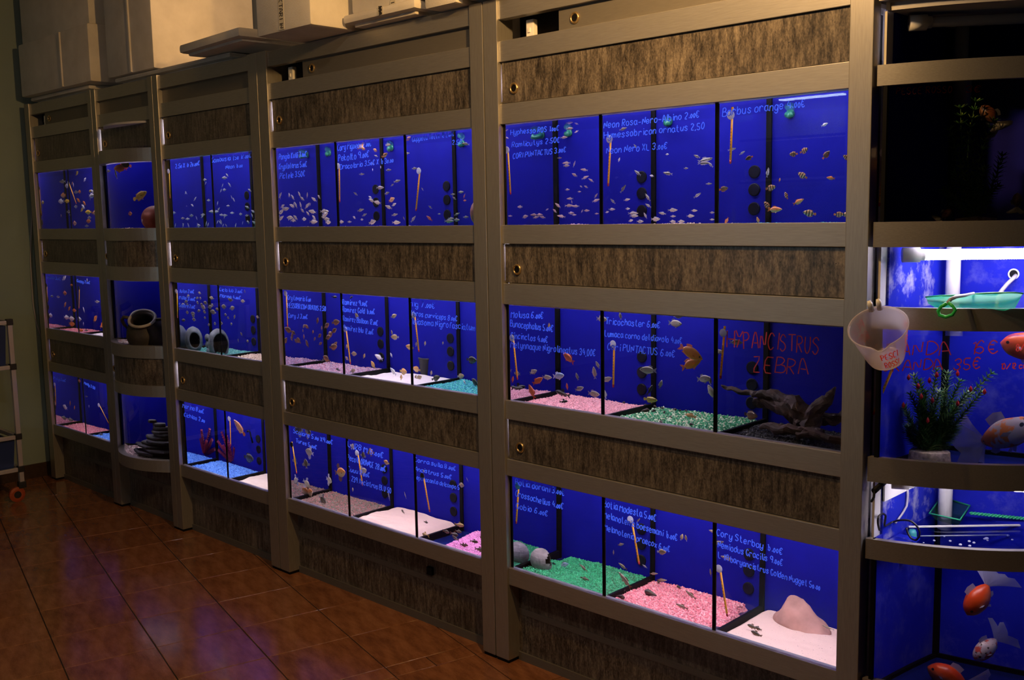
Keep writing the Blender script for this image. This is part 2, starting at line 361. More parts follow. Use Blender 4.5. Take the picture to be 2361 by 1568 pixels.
rack_desc = {1: 'champagne metal aquarium rack bay against the side wall', 2: 'bow-fronted champagne metal aquarium rack bay with curved rails', 3: 'narrow champagne metal aquarium rack bay between bow-fronted and wide bays',
             4: 'wide metal aquarium rack bay under the taped foam boxes', 5: 'wide metal aquarium rack bay whose middle tank bears red lettering'}
def ring_pull(parent, p, nm='finger_ring'):
    mb = MB(); mb.torus((p[0], p[1], p[2]), 0.0145, 0.0038); mb.mi = 1
    mb.lathe([(0.0001, 0.0), (0.013, 0.0)], (p[0], p[1]-0.0005, p[2]), 16, 'y')
    o = mb.build(nm, ['gold_ring', 'black'], parent, True); o['label'] = 'gold finger ring with dark hole'
RACK = {}
for k, (xl, xr, pl, pr, dv) in MODS.items():
    t = thing('aquarium_rack', rack_desc[k], 'rack', ((xl+xr)/2, 0.2, 0)); RACK[k] = t
    for (a, b_) in ((pl, xl), (xr, pr)):
        mb = MB(); mb.cbox(a+0.001, b_-0.001 if b_ != xl else b_, -0.02, 0.055 if a != -1.174 else 0.02, 0.012, TOP+0.004, 0.002)
        mb.build('post', 'alu_v', t)
        mb = MB(); mb.box(a+0.004, b_-0.004, -0.016, 0.05, 0, 0.012); mb.build('post_foot', 'black', t)
    for z0, z1 in ((L1, TOP), (L3, L2), (L5, L4), (L7, L6), (L9, L8), (L11, L10), (L13, L12), (L15, L14)):
        mb = MB(); beam(mb, k, xl, xr, z0, z1); mb.build('rail', 'alu_h', t)
    # dark sliding strip under the top rail, open at one end in three bays
    x0 = xl
    if k in (1, 4, 5):
        x0 = {1: -6.02, 4: -3.482, 5: -2.127}[k]
        sw = MB(); sx = xl+0.096
        sw.cbox(sx-0.013, sx+0.018, 0.03, 0.05, L2+0.004, L1-0.008, 0.002); s_ = sw.build('switch_box', 'white_plastic', t)
        sw = MB(); sw.cbox(sx-0.004, sx+0.006, 0.026, 0.031, L2+0.02, L2+0.034, 0.001); sw.build('switch_lever', 'white_plastic', s_)
        mb = MB(); mb.box(xl, x0, 0.09, 0.095, L2-0.02, L1+0.02); mb.build('switch_recess', 'black', t)
    mb = MB(); mb.cbox(x0, xr, 0.004, 0.012, L2-0.004, L1+0.004, 0.001); sp = mb.build('sliding_strip', 'alu_dark', t)
    if k in (1, 4, 5): ring_pull(sp, (x0+0.065, 0.002, 2.129))
    # hinged laminate hood panels, a slit left open at one side
    for tier in (1, 2, 3):
        z0, z1 = HOOD[tier]
        mb = MB()
        if k in BOW and tier > 1: strip(mb, arc_pts(k, xl+0.013, xr-0.003, -0.008), arc_pts(k, xl+0.014, xr-0.004, -0.018), z0-0.002, z1+0.002)
        else: mb.cbox(xl+{1: 0.013, 2: 0.012, 3: 0.011, 4: 0.008, 5: 0.004}[k], xr-0.001, -0.004, 0.006, z0+0.002, z1-0.001, 0.001)
        pn = mb.build('hood_panel', 'laminate', t)
        if not (k in BOW and tier > 1):
            mb = MB(); mb.box(xl+0.012, xr, 0.0085, 0.02, z0-0.004, z0+0.012); mb.build('light_stop_lip', 'alu_dark', t)  # added lips behind the panel block hood light at its top and bottom gaps
            mb = MB(); mb.box(xl+0.012, xr, 0.0085, 0.02, z1-0.012, z1+0.004); mb.build('light_stop_lip', 'alu_dark', t)
        yy = -0.006 if k not in BOW or tier == 1 else arc_pts(k, xl+0.058, xr, -0.008)[0][1]-0.003
        ring_pull(pn, (xl+0.058, yy, z0+0.046))
    # recessed plinth of two laminate boards with a metal strip between
    for z0, z1 in ((0.03, 0.168), (0.186, L15+0.01)):
        mb = MB(); mb.cbox(xl-0.002, xr+0.002, 0.036, 0.05, z0, z1, 0.001); mb.build('plinth_board', 'laminate', t)
    mb = MB(); mb.box(xl, xr, 0.034, 0.048, 0.166, 0.188); mb.build('plinth_strip', 'alu_dark', t)
    mb = MB(); mb.box(xl, xr, 0.030, 0.05, 0.0, 0.03); mb.build('toe_strip', 'alu_dark', t)
    if k == 4:
        mb = MB(); mb.cbox(-2.845, -2.815, 0.024, 0.037, 0.197, 0.228, 0.002); mb.build('plinth_socket', 'black', t)
    # inside: shelf boards, side boards, lid
    for z in (L6-0.03, L10-0.03, L14-0.03):
        mb = MB()
        if k in BOW: mb.prism([(pl+0.002, 0.42), (pl+0.002, 0.021)]+arc_pts(k, xl+0.004, xr-0.004, -0.031)+[(pr-0.002, 0.021), (pr-0.002, 0.42)], z-0.02, z-0.002)
        else: mb.box(pl+0.002, pr-0.002, 0.021, 0.42, z-0.02, z-0.002)
        mb.build('shelf_board', 'inner_board', t)
    mb = MB(); mb.box(pl+0.002, pr-0.002, 0.021, 0.42, TOP-0.014, TOP-0.002); mb.build('top_board', 'inner_board', t)
    mb = MB()
    if k in BOW: mb.prism([(pl+0.002, 0.42), (pl+0.002, 0.021)]+arc_pts(k, xl+0.004, xr-0.004, -0.031)+[(pr-0.002, 0.021), (pr-0.002, 0.42)], L3-0.012, L3-0.002)
    else: mb.box(pl+0.002, pr-0.002, 0.021, 0.42, L3-0.012, L3-0.002)
    mb.build('lamp_board', 'inner_board', t)
    for a, b_ in ((pl+0.001, pl+0.012), (pr-0.012, pr-0.001)):
        mb = MB(); mb.box(a, b_, 0.055, 0.42, 0.1, TOP-0.016); mb.build('side_board', 'inner_board', t)
    mb = MB(); mb.box(pl+0.002, pr-0.002, 0.42, 0.43, 0.02, TOP-0.002); mb.build('back_board', 'inner_board', t)
# ------------------------------------------------------------------ lamps in the hoods
def tube_lamp(x0, x1, y, z, label, y1=None, r=0.013):
    y1 = y if y1 is None else y1
    t = thing('fluorescent_tube', label, 'lamp', ((x0+x1)/2, y, z), 'hood tubes')
    mb = MB(); mb.tube([(x0, y, z), (x1, y1, z)], r, 8, False); mb.build('glass_tube', 'tube_glow', t, True)
    d = Vector((x1-x0, y1-y, 0)).normalized()*0.045
    for a, b_, s in ((x0, y, -1), (x1, y1, 1)):
        mb = MB(); mb.tube([(a-s*d.x*0.15, b_-s*d.y*0.15, z), (a+s*d.x*0.1, b_+s*d.y*0.1, z), (a+s*d.x*0.1, b_+s*d.y*0.1, z), (a+s*d.x, b_+s*d.y, z)], [0.0145, 0.0145, 0.019, 0.019], 12)
        mb.build('end_cap', 'white_plastic', t, True)
    return t
for k, (xl, xr, pl, pr, dv) in MODS.items():
    for tier in (1, 2, 3):
        z1 = HOOD[tier][1]
        a0, a1 = {(1, 1): (-5.80, xr-0.03), (1, 2): (-5.86, xr-0.03), (1, 3): (-5.84, xr-0.03), (2, 1): (xl+0.05, -5.0), (2, 2): (xl+0.05, -5.10), (2, 3): (xl+0.05, -5.05), (5, 2): (xl+0.05, -1.68)}.get((k, tier), (xl+0.05, xr-0.02))
        tube_lamp(a0, a1, 0.19, z1-0.035 if tier > 1 else z1-0.045, '%s tube lamp hidden in the %s hood of %s' % ('glowing', TIER[tier], BAY[k]))
# ------------------------------------------------------------------ tanks
TANK = {}
def tank(k, tier):
    x0, x1 = TANKX[k]; dv = MODS[k][4]; zf = ZF[tier]-0.03; zt = HOOD[tier][0]+0.01; zh = HOOD[tier][1]-0.002
    if tier == 1: zh = L3-0.014
    t = thing('aquarium_tank', 'blue-backed glass fish tank, %s tier of %s' % (TIER[tier], BAY[k]), 'fish tank', ((x0+x1)/2, 0.2, zf)); TANK[(k, tier)] = t
    mb = MB()
    if k in BOW: mb.prism([(x0, BACK), (x0, 0.0)]+arc_pts(k, x0+0.002, x1-0.022, -0.033)+[(x1, 0.0), (x1, BACK)], zf-0.002, zf)
    else: mb.box(x0, x1, 0.001, BACK, zf-0.002, zf)
    mb.build('tank_floor', 'blue_floor', t)
    mb = MB()
    if k in BOW:
        pts = arc_pts(k, x0, x1-0.02, -0.032, 32)
        mb.loft([[(p[0], p[1], zf), (p[0], p[1], zt)] for p in pts], False, False, False)
        o = mb.build('front_glass', 'tank_glass', t, True)
        for p in o.data.polygons:
            pass
        n = o.data.polygons[len(o.data.polygons)//2].normal
        if n.y > 0: o.data.flip_normals()
    else:
        mb.quad((x0, 0, zf), (x1, 0, zf), (x1, 0, zt), (x0, 0, zt)); mb.build('front_glass', 'tank_glass', t)
    mb = MB(); mb.box(x0-0.001, x1+0.001, BACK, BACK+0.006, zf, zh); mb.build('back_panel', 'blue_back', t)
    side = 'wet_side' if k in (1, 3, 4, 5) else 'blue_back'
    for x in (x0-0.006, x1):
        mb = MB(); mb.box(x, x+0.006, 0.002, BACK, zf, zt); mb.build('side_glass', side, t)
        mb = MB(); mb.box(x, x+0.006, 0.056, BACK, zt, zh); mb.build('hood_side', 'inner_board', t)
    mb = MB()
    if k in BOW: strip(mb, arc_pts(k, x0+0.004, x1-0.03, -0.0325), arc_pts(k, x0+0.006, x1-0.032, -0.0345), ZG[tier]-0.004, ZG[tier]+0.004)
    else: mb.box(x0+0.01, x1, 0.0008, 0.003, ZG[tier]-0.0035, ZG[tier]+0.006)
    mb.build('glass_edge', 'edge_white', t)
    for x in dv:
        mb = MB(); mb.quad((x, 0.004, zf), (x, BACK-0.004, zf), (x, BACK-0.004, zt), (x, 0.004, zt)); mb.build('divider_pane', 'divider_clear', t)
    for x, a in [(x0+0.002, 0.006)]+[(x, 0.0058) for x in dv]:
        mb = MB(); mb.box(x-a, x+a, 0.0006, 0.006, zf, zt-0.002); mb.build('front_seam', 'silicone', t)
        mb = MB(); mb.box(x-0.008, x+0.008, BACK-0.010, BACK-0.0005, zf, zt); mb.build('back_seam', 'silicone', t)
        mb = MB(); mb.box(x-0.005, x+0.005, 0.007, BACK-0.011, zf, zf+0.026); mb.build('bottom_seam', 'silicone', t)
    if k != 2:
        for x in dv+[x1]:
            for dz in (0.068, 0.124, 0.176):
                mb = MB(); mb.lathe([(0.0001, 0), (0.017, 0), (0.0195, 0.002), (0.0195, 0.006)], (x-0.048, BACK-0.006, zf+dz), 16, 'y'); o = mb.build('overflow_hole', 'black', t)
                o['label'] = 'round black overflow hole'
    if tier == 1 and k != 2:
        mb = MB(); mb.quad((x0, 0.002, L5-0.012), (x1, 0.002, L5-0.012), (x1, BACK, L5-0.012), (x0, BACK, L5-0.012)); mb.build('water_surface', 'water_top', t)
    return t
for k in MODS:
    for tier in (1, 2, 3): tank(k, tier)
# ------------------------------------------------------------------ rounded end bay
XW, XE, YB = -1.092, -0.60, 0.41
Z4, Z5, Z8, Z9, Z12, Z13 = 1.883, 1.834, 1.303, 1.249, 0.714, 0.662
rt = thing('aquarium_rack', 'rounded open-hood aquarium rack bay at the end, with green nets', 'rack', (-0.85, 0.2, 0)); RACK[6] = rt
blue_mat('blue_wall2', (0.010, 0.016, 0.42), 0.5, 0.12)
clear('cover_clear', (0.75, 0.8, 0.95), 0.5, 5.0, 0.06)
tri('net_green', (0.02, 0.42, 0.22), 0.5, 0.5, 0.42); tri('net_dark', (0.01, 0.10, 0.055), 0.5, 0.5, 0.45)
pbr('net_wire', (0.02, 0.30, 0.14), 0.35); pbr('net_handle', (0.04, 0.45, 0.22), 0.35); pbr('loop_green', (0.03, 0.62, 0.10), 0.3)
pbr('hose_black', (0.012, 0.010, 0.02), 0.35); pbr('hose_grey', (0.42, 0.40, 0.45), 0.4); pbr('teal', (0.05, 0.35, 0.38), 0.4)
pbr('tube_off', (0.32, 0.32, 0.36), 0.25); tri('bubble', (0.9, 0.9, 1.0), 0.5, 0.1)
ARC = lambda dr, n=28, a=-1.108, b=XE: arc_pts(6, a, b, dr, n)
for z0, z1 in ((L3, L2), (L1, TOP), (Z5, Z4), (L7, L6), (Z9, Z8), (L11, L10), (Z13, Z12), (L15, L14)):
    mb = MB(); strip(mb, ARC(0.0), ARC(-0.018), z0, z1); shade(mb.build('curved_rail', 'alu_h', rt), 30)
mb = MB(); mb.cbox(XE-0.01, XE+0.05, 0.37, 0.43, 0, TOP+0.004, 0.002); mb.build('post', 'alu_v', rt)
poly = [(XW, YB), (XW, 0.0)]+ARC(-0.019, 24, -1.09, XE-0.005)+[(XE, YB)]
for z in (L6-0.03, L10-0.03, L14-0.03, L3-0.002, TOP-0.002):
    mb = MB(); mb.prism(poly, z-0.02, z-0.002); mb.build('shelf_board', 'inner_board', rt)
mb = MB(); mb.box(XW-0.008, XE+0.01, YB+0.012, YB+0.022, 0.02, TOP); mb.build('back_board', 'inner_board', rt)
mb = MB(); strip(mb, ARC(-0.05), ARC(-0.06), 0.03, L15+0.01); mb.build('plinth_board', 'laminate', rt)
for tier, (zf, zr, zh) in {1: (L6-0.03, Z4, L3-0.022), 2: (L10-0.03, Z8, L7+0.008), 3: (L14-0.03, Z12, L11+0.008)}.items():
    t = thing('aquarium_tank', {1: 'unlit dark goldfish tank with red PESCE ROSSO lettering', 2: 'lit goldfish tank with red ORANDA lettering and a flowering plant', 3: 'lit goldfish tank without lettering in the rounded end bay'}[tier], 'fish tank', (-0.85, 0.2, zf)); TANK[(6, tier)] = t
    mb = MB(); mb.prism(poly, zf-0.002, zf); mb.build('tank_floor', 'blue_floor', t)
    mb = MB(); mb.loft([[(p[0], p[1], zf), (p[0], p[1], zr-0.012)] for p in ARC(-0.02, 40, -1.096)], False, False, False)
    o = mb.build('front_glass', 'tank_glass', t, True)
    if o.data.polygons[10].normal.y > 0: o.data.flip_normals()
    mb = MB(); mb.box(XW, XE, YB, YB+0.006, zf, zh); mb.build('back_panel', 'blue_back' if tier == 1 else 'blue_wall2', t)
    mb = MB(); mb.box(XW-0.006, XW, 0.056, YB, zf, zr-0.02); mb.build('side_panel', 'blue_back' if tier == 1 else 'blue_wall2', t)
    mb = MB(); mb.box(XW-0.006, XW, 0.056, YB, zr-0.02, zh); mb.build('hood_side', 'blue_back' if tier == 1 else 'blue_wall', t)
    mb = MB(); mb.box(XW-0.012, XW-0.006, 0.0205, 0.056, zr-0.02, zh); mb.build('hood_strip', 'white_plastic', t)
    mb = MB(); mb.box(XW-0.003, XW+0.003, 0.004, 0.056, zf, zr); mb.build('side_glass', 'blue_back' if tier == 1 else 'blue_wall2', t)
    mb = MB(); mb.box(XW-0.002, XW+0.008, 0.0, 0.010, zf, zr-0.02); mb.build('front_seam', 'silicone', t)
    mb = MB(); mb.box(XW, XW+0.012, YB-0.012, YB-0.0005, zf, zr); mb.build('back_seam', 'silicone', t)
    mb = MB(); mb.box(XW+0.001, XW+0.010, 0.011, YB-0.013, zf, zf+0.010); mb.build('bottom_seam', 'silicone', t)
    mb = MB(); mb.box(XW+0.012, XE, YB-0.010, YB-0.0005, zf, zf+0.012); mb.build('bottom_seam', 'silicone', t)
# glass cover strips and water of the bottom tank
t3 = TANK[(6, 3)]
a, b_ = on_z(2095, 1208, 0.706), on_z(2361, 1204, 0.706)
mb = MB(); mb.prism([(a.x, a.y), (b_.x, b_.y), (XE-0.02, 0.405), (XW+0.002, 0.405), (XW+0.002, a.y-0.02)], 0.690, 0.696); mb.build('glass_cover', 'cover_clear', t3)
mb = MB(); mb.tube([a+Vector((0, 0, -0.008)), b_+Vector((0, 0, -0.008))], 0.003, 6); mb.build('cover_edge', 'white_plastic', t3)
mb = MB(); mb.prism([(XW+0.001, 0.0), (XW+0.055, 0.02), (XW+0.055, 0.16), (XW+0.001, 0.16)], 0.684, 0.690); mb.build('rim_brace', 'blue_wall', t3)
for tr, z in ((3, 0.668), (2, 1.235)):
    mb = MB(); mb.add([(p[0], p[1], z) for p in [(XW+0.002, YB-0.001), (XW+0.002, 0.004)]+ARC(-0.022, 24, -1.09, XE-0.005)+[(XE, YB-0.001)]], [list(range(28))])
    mb.build('water_surface', 'water_top', TANK[(6, tr)])
# lamps
for z, lab, mat in ((1.427, 'bare glowing fluorescent tube above the jug and the green net', 'tube_glow'), (0.864, 'glowing fluorescent tube above the square green net', 'tube_glow'), (1.985, 'switched-off fluorescent tube above the dark PESCE ROSSO tank', 'tube_off')):
    t = tube_lamp(-1.033, -0.70, 0.105, z, lab, 0.345) if z != 0.864 else tube_lamp(-1.02, -0.78, 0.050, z, lab, 0.175, 0.0095)
    for c in t.children:
        if c.name.startswith('glass_tube'): c.data.materials[0] = MT[mat]
for z0, z1, lab in ((1.25, L7+0.004, 'white vertical pipe in the hood with the bare tube'), (0.66, L11+0.004, 'white vertical pipe behind the square green net'), (1.80, L3-0.024, 'white vertical pipe in the unlit top hood')):
    p = on_y(2197, 650, 0.375); mb = MB(); mb.tube([(p.x, p.y, z0), (p.x, p.y, z1)], 0.0185, 16); tag(mb.build('water_pipe', 'white_plastic', None, True), lab, 'pipe', 'white pipes')
# hose through the hole in the middle hood's back
hp = on_y(2337, 632, YB-0.002)
mb = MB(); mb.torus((hp.x, hp.y, hp.z), 0.0125, 0.002); mb.mi = 1; mb.lathe([(0.0001, 0), (0.0125, 0)], hp, 16, 'y'); o = mb.build('hose_hole', ['white_plastic', 'black'], TANK[(6, 2)])
pts = [on_y(2343, 634, YB+0.002), on_y(2336, 642, 0.395), on_y(2322, 655, 0.385), on_y(2308, 672, 0.375), on_y(2300, 690, 0.37), on_y(2296, 715, 0.37)]
mb = MB(); mb.tube(pts, 0.0052, 8); tag(mb.build('air_hose', 'hose_grey', None, True), 'grey hose coming out of a hole above the green net', 'hose')
k5 = 461/2361
def c5(x, y): return (1900+x*k5, 1040+y*k5)
pts = [on_x(*c5(x, y), XW+0.006) for x, y in [(985, 400), (987, 530), (975, 650), (930, 730), (880, 800), (840, 850)]]
mb = MB(); mb.tube(pts, 0.003, 6); tag(mb.build('lamp_cable', 'hose_grey', None, True), 'thin dark cable running down the blue wall beside the square net', 'cable')
pts = [on_x(*c5(x, y), XW+0.008) for x, y in [(655, 935), (637, 860), (640, 785), (685, 742), (725, 762), (720, 820), (718, 885)]]
pts += [on_y(*c5(x, y), 0.10+0.01*i/4) for i, (x, y) in enumerate([(800, 842), (910, 815), (1020, 826), (1090, 880), (1126, 950), (1120, 1010), (1083, 1050), (1030, 1030), (987, 965), (970, 890)])]
sm = []
for i in range(len(pts)-1):
    p0, p1, p2, p3 = pts[max(i-1, 0)], pts[i], pts[i+1], pts[min(i+2, len(pts)-1)]
    for u in (0, 0.25, 0.5, 0.75): sm.append(0.5*((2*p1)+(p2-p0)*u+(2*p0-5*p1+4*p2-p3)*u*u+(3*p1-p0-3*p2+p3)*u*u*u))
mb = MB(); mb.tube(sm, 0.0028, 6); tag(mb.build('air_hose', 'hose_black', None, True), 'black air hose looping above the bubbling water', 'hose')
p = on_z(*c5(1040, 1050), 0.672); mb = MB(); mb.lathe([(0.001, -0.03), (0.011, -0.03), (0.011, 0.02), (0.008, 0.028), (0.001, 0.028)], p, 12); tag(mb.build('filter_cap', 'teal', None, True), 'teal filter cap in the water under the black hose loop', 'filter')
for x, y, r in [(1175, 1075, 2), (1300, 1050, 3), (1490, 1055, 3.2), (1610, 1098, 3.8), (1720, 1112, 3.6), (1715, 1058, 3.4), (1770, 1075, 3.4), (1920, 1025, 5), (1895, 1030, 3), (2222, 1040, 2.6), (2172, 990, 3.5), (1420, 1003, 2.4), (1930, 1048, 2.5)]:
    p = on_z(*c5(x, y), 0.670); mb = MB(); mb.sphere((p.x, p.y, 0.6685), r*0.00115, 10, 6, (1, 1, 0.6)); tag(mb.build('air_bubble', 'bubble', None, True), 'white air bubble floating on the lowest goldfish tank', 'bubble', 'bubbles on the water')
mb = MB(); mb.tube([on_z(*c5(1130, 1003), 0.669), on_z(*c5(2165, 990), 0.669)], 0.0018, 5); tag(mb.build('air_line', 'white_plastic', None, True), 'thin white air line lying on the bubbling water', 'hose')
# clamp at the lower lamp
t = thing('lamp_clamp', 'black clamp on the white ledge beside the square net hood', 'clamp', on_x(*c5(640, 410), XW+0.02))
p = on_x(*c5(655, 415), XW+0.012); mb = MB(); mb.tube([p+Vector((0, -0.03, -0.006)), p+Vector((0, 0.03, 0.006))], 0.0075, 10); mb.build('clamp_body', 'black', t, True)
mb = MB(); mb.tube([p+Vector((0, -0.028, -0.006)), p+Vector((0, -0.03, -0.022)), p+Vector((0, -0.045, -0.03))], 0.003, 6); mb.build('clamp_arm', 'black', t, True)
mb = MB(); mb.prism([(XW-0.004, 0.056), (XW+0.004, 0.056), (XW+0.004, 0.30), (XW-0.004, 0.30)], 0.80, L11+0.006); mb.build('white_ledge', 'white_plastic', rt)
# ------------------------------------------------------------------ green net with loop handle
t = thing('fish_net', 'large green fish net with loop handle lying on the tank rim', 'net', on_y(2240, 700, 0.12))
def P1(x, y, yy=0.13): return on_y(x, y, yy)
top = [(2135, 685), (2170, 682), (2205, 681), (2240, 678), (2275, 676), (2310, 675), (2340, 675), (2358, 677)]
bot = [(2140, 700), (2160, 711), (2195, 722), (2240, 728), (2280, 729), (2315, 726), (2338, 714), (2352, 690)]
mb = MB(); rows = []
for i in range(7):
    u = i/6; rows.append([P1(a[0]*(1-u)+b_[0]*u, a[1]*(1-u)+b_[1]*u, 0.13-0.045*math.sin(math.pi*u)+0.006*math.sin(3.7*j+5*u)) for j, (a, b_) in enumerate(zip(top, bot))])
for i in range(1, 7):
    u = 1-i/6; rows.append([P1(a[0]*(1-u)+b_[0]*u, a[1]*(1-u)+b_[1]*u, 0.135+0.04*math.sin(math.pi*u)) for a, b_ in zip(top, bot)])
mb.loft(rows, False, False, False); mb.build('net_bag', 'net_green', t, True)
mb = MB(); mb.tube([P1(*q, 0.13-0.004) for q in top]+[P1(*q, 0.20) for q in reversed(top)]+[P1(*top[0], 0.126)], 0.0022, 6); mb.build('net_frame', 'net_wire', t, True)
mb = MB(); mb.tube([P1(2245, 676, 0.12), P1(2225, 681, 0.06), P1(2205, 684, 0.02), P1(2192, 690, -0.005), P1(2183, 700, -0.016)], [0.003, 0.004, 0.0045, 0.0045, 0.004], 8); mb.build('net_neck', 'hose_grey', t, True)
lc = [(2183, 700), (2170, 707), (2163, 717), (2166, 727), (2181, 731), (2196, 726), (2203, 715), (2197, 706), (2187, 698)]
mb = MB(); mb.tube([P1(x, y, -0.022) for x, y in lc], 0.0042, 8); mb.build('loop_handle', 'loop_green', t, True)
# ------------------------------------------------------------------ square net with twisted handle
t = thing('fish_net', 'square green fish net with twisted handle over the bubbling tank', 'net', on_z(2190, 1172, 0.72))
zq = 0.735; cs = [on_z(2170, 1146, zq), on_z(2236, 1166, zq), on_z(2213, 1199, 0.712), on_z(2143, 1184, 0.712)]
mb = MB(); mb.tube(cs+[cs[0]], 0.0026, 6); mb.build('net_frame', 'net_handle', t, True)
ctr = sum(cs, Vector())/4+Vector((0.01, 0.02, -0.045))
mb = MB(); rings = []
for u in (0, 0.35, 0.7, 1): rings.append([c*(1-u)+(ctr+(c-ctr)*0.35)*u+Vector((0, 0, -0.012*math.sin(math.pi*u))) for c in cs])
mb.loft(rings, False, True); mb.build('net_bag', 'net_dark', t)
h0, h1 = on_z(2236, 1183, 0.722), on_z(2375, 1197, 0.722)
mb = MB(); dd = (h1-h0); nn = dd.normalized(); sd = nn.cross(Vector((0, 0, 1)))
for ph in (0, math.pi):
    mb.tube([h0+dd*(i/60)+(sd*math.cos(i*0.9+ph)+Vector((0, 0, 1))*math.sin(i*0.9+ph))*0.0026 for i in range(61)], 0.0026, 5)
mb.build('twisted_handle', 'net_handle', t, True)
# ------------------------------------------------------------------ translucent measuring jug
m, nt, out = new_mat('jug_plastic'); d = nd(nt, 'ShaderNodeBsdfDiffuse'); d.inputs[0].default_value = (0.72, 0.66, 0.72, 1); tl = nd(nt, 'ShaderNodeBsdfTranslucent'); tl.inputs[0].default_value = (0.8, 0.72, 0.8, 1)
tr_ = nd(nt, 'ShaderNodeBsdfTransparent'); gl = nd(nt, 'ShaderNodeBsdfGlossy'); gl.inputs['Roughness'].default_value = 0.25
m1 = nd(nt, 'ShaderNodeMixShader'); m1.inputs[0].default_value = 0.5; nt.links.new(d.outputs[0], m1.inputs[1]); nt.links.new(tl.outputs[0], m1.inputs[2])
m2 = nd(nt, 'ShaderNodeMixShader'); m2.inputs[0].default_value = 0.55; nt.links.new(m1.outputs[0], m2.inputs[1]); nt.links.new(tr_.outputs[0], m2.inputs[2])
m3 = nd(nt, 'ShaderNodeMixShader'); m3.inputs[0].default_value = 0.07; nt.links.new(m2.outputs[0], m3.inputs[1]); nt.links.new(gl.outputs[0], m3.inputs[2]); nt.links.new(m3.outputs[0], out.inputs[0])
rc = on_y(2024, 753, -0.105); vd = ray(2024, 753)
ax = (-vd*0.66+UP*0.74-RT*0.20).normalized()
e1 = (RT-ax*RT.dot(ax)).normalized(); e2 = ax.cross(e1)
JR = 0.0665; JH = 0.110
def jug_pt(a, h, dr=0.0):                         # h: 0 base .. 1 rim
    r = (0.040+(JR-0.040)*h**0.75+dr)
    da = (a-JSP+math.pi) % (2*math.pi)-math.pi
    if h > 0.6: r += 0.016*math.exp(-(da/0.20)**2)*((h-0.6)/0.4)**1.5
    return rc-ax*(JH*(1-h))+e1*(r*math.cos(a))+e2*(r*math.sin(a))
# pouring lip points down-left in the photograph
JSP = -1.75
jt = thing('measuring_jug', 'translucent plastic measuring jug with red writing hooked on the end rail', 'jug', rc-ax*JH)
mb = MB(); N = 48
rings = [[jug_pt(2*math.pi*i/N, 0.0)*0.0+rc-ax*JH+(e1*math.cos(2*math.pi*i/N)+e2*math.sin(2*math.pi*i/N))*q for i in range(N)] for q in (0.0005, 0.03, 0.038)]
rings += [[jug_pt(2*math.pi*i/N, h) for i in range(N)] for h in (0.02, 0.1, 0.25, 0.4, 0.55, 0.7, 0.82, 0.9, 0.955)]
mb.loft(rings, False, False); mb.build('jug_body', 'jug_plastic', jt, True)
mb = MB(); mb.loft([[jug_pt(2*math.pi*i/N, h, dr) for i in range(N)] for h, dr in ((0.945, 0.0), (0.945, 0.003), (1.0, 0.0035), (1.0, 0.0), (0.945, 0.0))], False, False); mb.build('jug_rim', 'jug_plastic', jt, True)
for da in (-0.13, 0.16):
    a_ = 1.38+da; p0, p1 = jug_pt(a_, 0.93, 0.002), jug_pt(a_, 1.0, 0.004)
    mb = MB(); mb.tube([p0, p1+ax*0.012, p1+ax*0.018+e2*0.006], [0.007, 0.007, 0.004], 8); mb.build('hook_lug', 'white_plastic', jt, True)
# ------------------------------------------------------------------ gravel and sand beds
import numpy as np
rng = np.random.default_rng(7)
def gravel_mat(name, cols, rough=0.6):
    m, nt, out = new_mat(name); b = nd(nt, 'ShaderNodeBsdfPrincipled'); g = nd(nt, 'ShaderNodeNewGeometry')
    n = len(cols); nt.links.new(ramp(nt, g.outputs['Random Per Island'], [(i/n, c) for i, c in enumerate(cols)], 'CONSTANT'), b.inputs['Base Color'])
    b.inputs['Roughness'].default_value = rough; nt.links.new(b.outputs[0], out.inputs[0])
    m2, nt, out = new_mat(name+'_bed'); b = nd(nt, 'ShaderNodeBsdfPrincipled'); v = coords(nt); vo = nd(nt, 'ShaderNodeTexVoronoi'); vo.inputs['Scale'].default_value = 260
    nt.links.new(v, vo.inputs['Vector']); sp = nd(nt, 'ShaderNodeSeparateColor'); nt.links.new(vo.outputs['Color'], sp.inputs[0])
    nt.links.new(ramp(nt, sp.outputs[0], [(i/n, c) for i, c in enumerate(cols)], 'CONSTANT'), b.inputs['Base Color']); b.inputs['Roughness'].default_value = rough
    nt.links.new(bump(nt, vo.outputs['Distance'], 0.6, 0.003), b.inputs['Normal']); nt.links.new(b.outputs[0], out.inputs[0])
def var(c, k): return [tuple(min(1, q*f) for q in c) for f in k]
gravel_mat('g_pink', var((0.85, 0.42, 0.46), (0.75, 0.9, 1, 1.1)))
gravel_mat('g_rose', var((0.80, 0.24, 0.27), (0.65, 0.85, 1, 1.1))+[(0.85, 0.45, 0.45)])
gravel_mat('g_hotpink', var((0.85, 0.33, 0.62), (0.8, 1, 1.1)))
gravel_mat('g_mauve', [(0.42, 0.24, 0.34), (0.55, 0.33, 0.43), (0.25, 0.20, 0.32), (0.5, 0.2, 0.25), (0.62, 0.48, 0.52)])
gravel_mat('g_brown', [(0.32, 0.13, 0.10), (0.42, 0.16, 0.15), (0.18, 0.16, 0.11), (0.14, 0.16, 0.10), (0.26, 0.14, 0.10)])
gravel_mat('g_green', var((0.03, 0.36, 0.14), (0.6, 0.85, 1, 1.2)))
gravel_mat('g_greenwhite', [(0.02, 0.26, 0.10), (0.04, 0.36, 0.14), (0.70, 0.72, 0.52), (0.02, 0.22, 0.10), (0.55, 0.62, 0.42), (0.03, 0.30, 0.12)])
gravel_mat('g_teal', [(0.05, 0.30, 0.28), (0.10, 0.42, 0.36), (0.03, 0.22, 0.20), (0.20, 0.48, 0.38)])
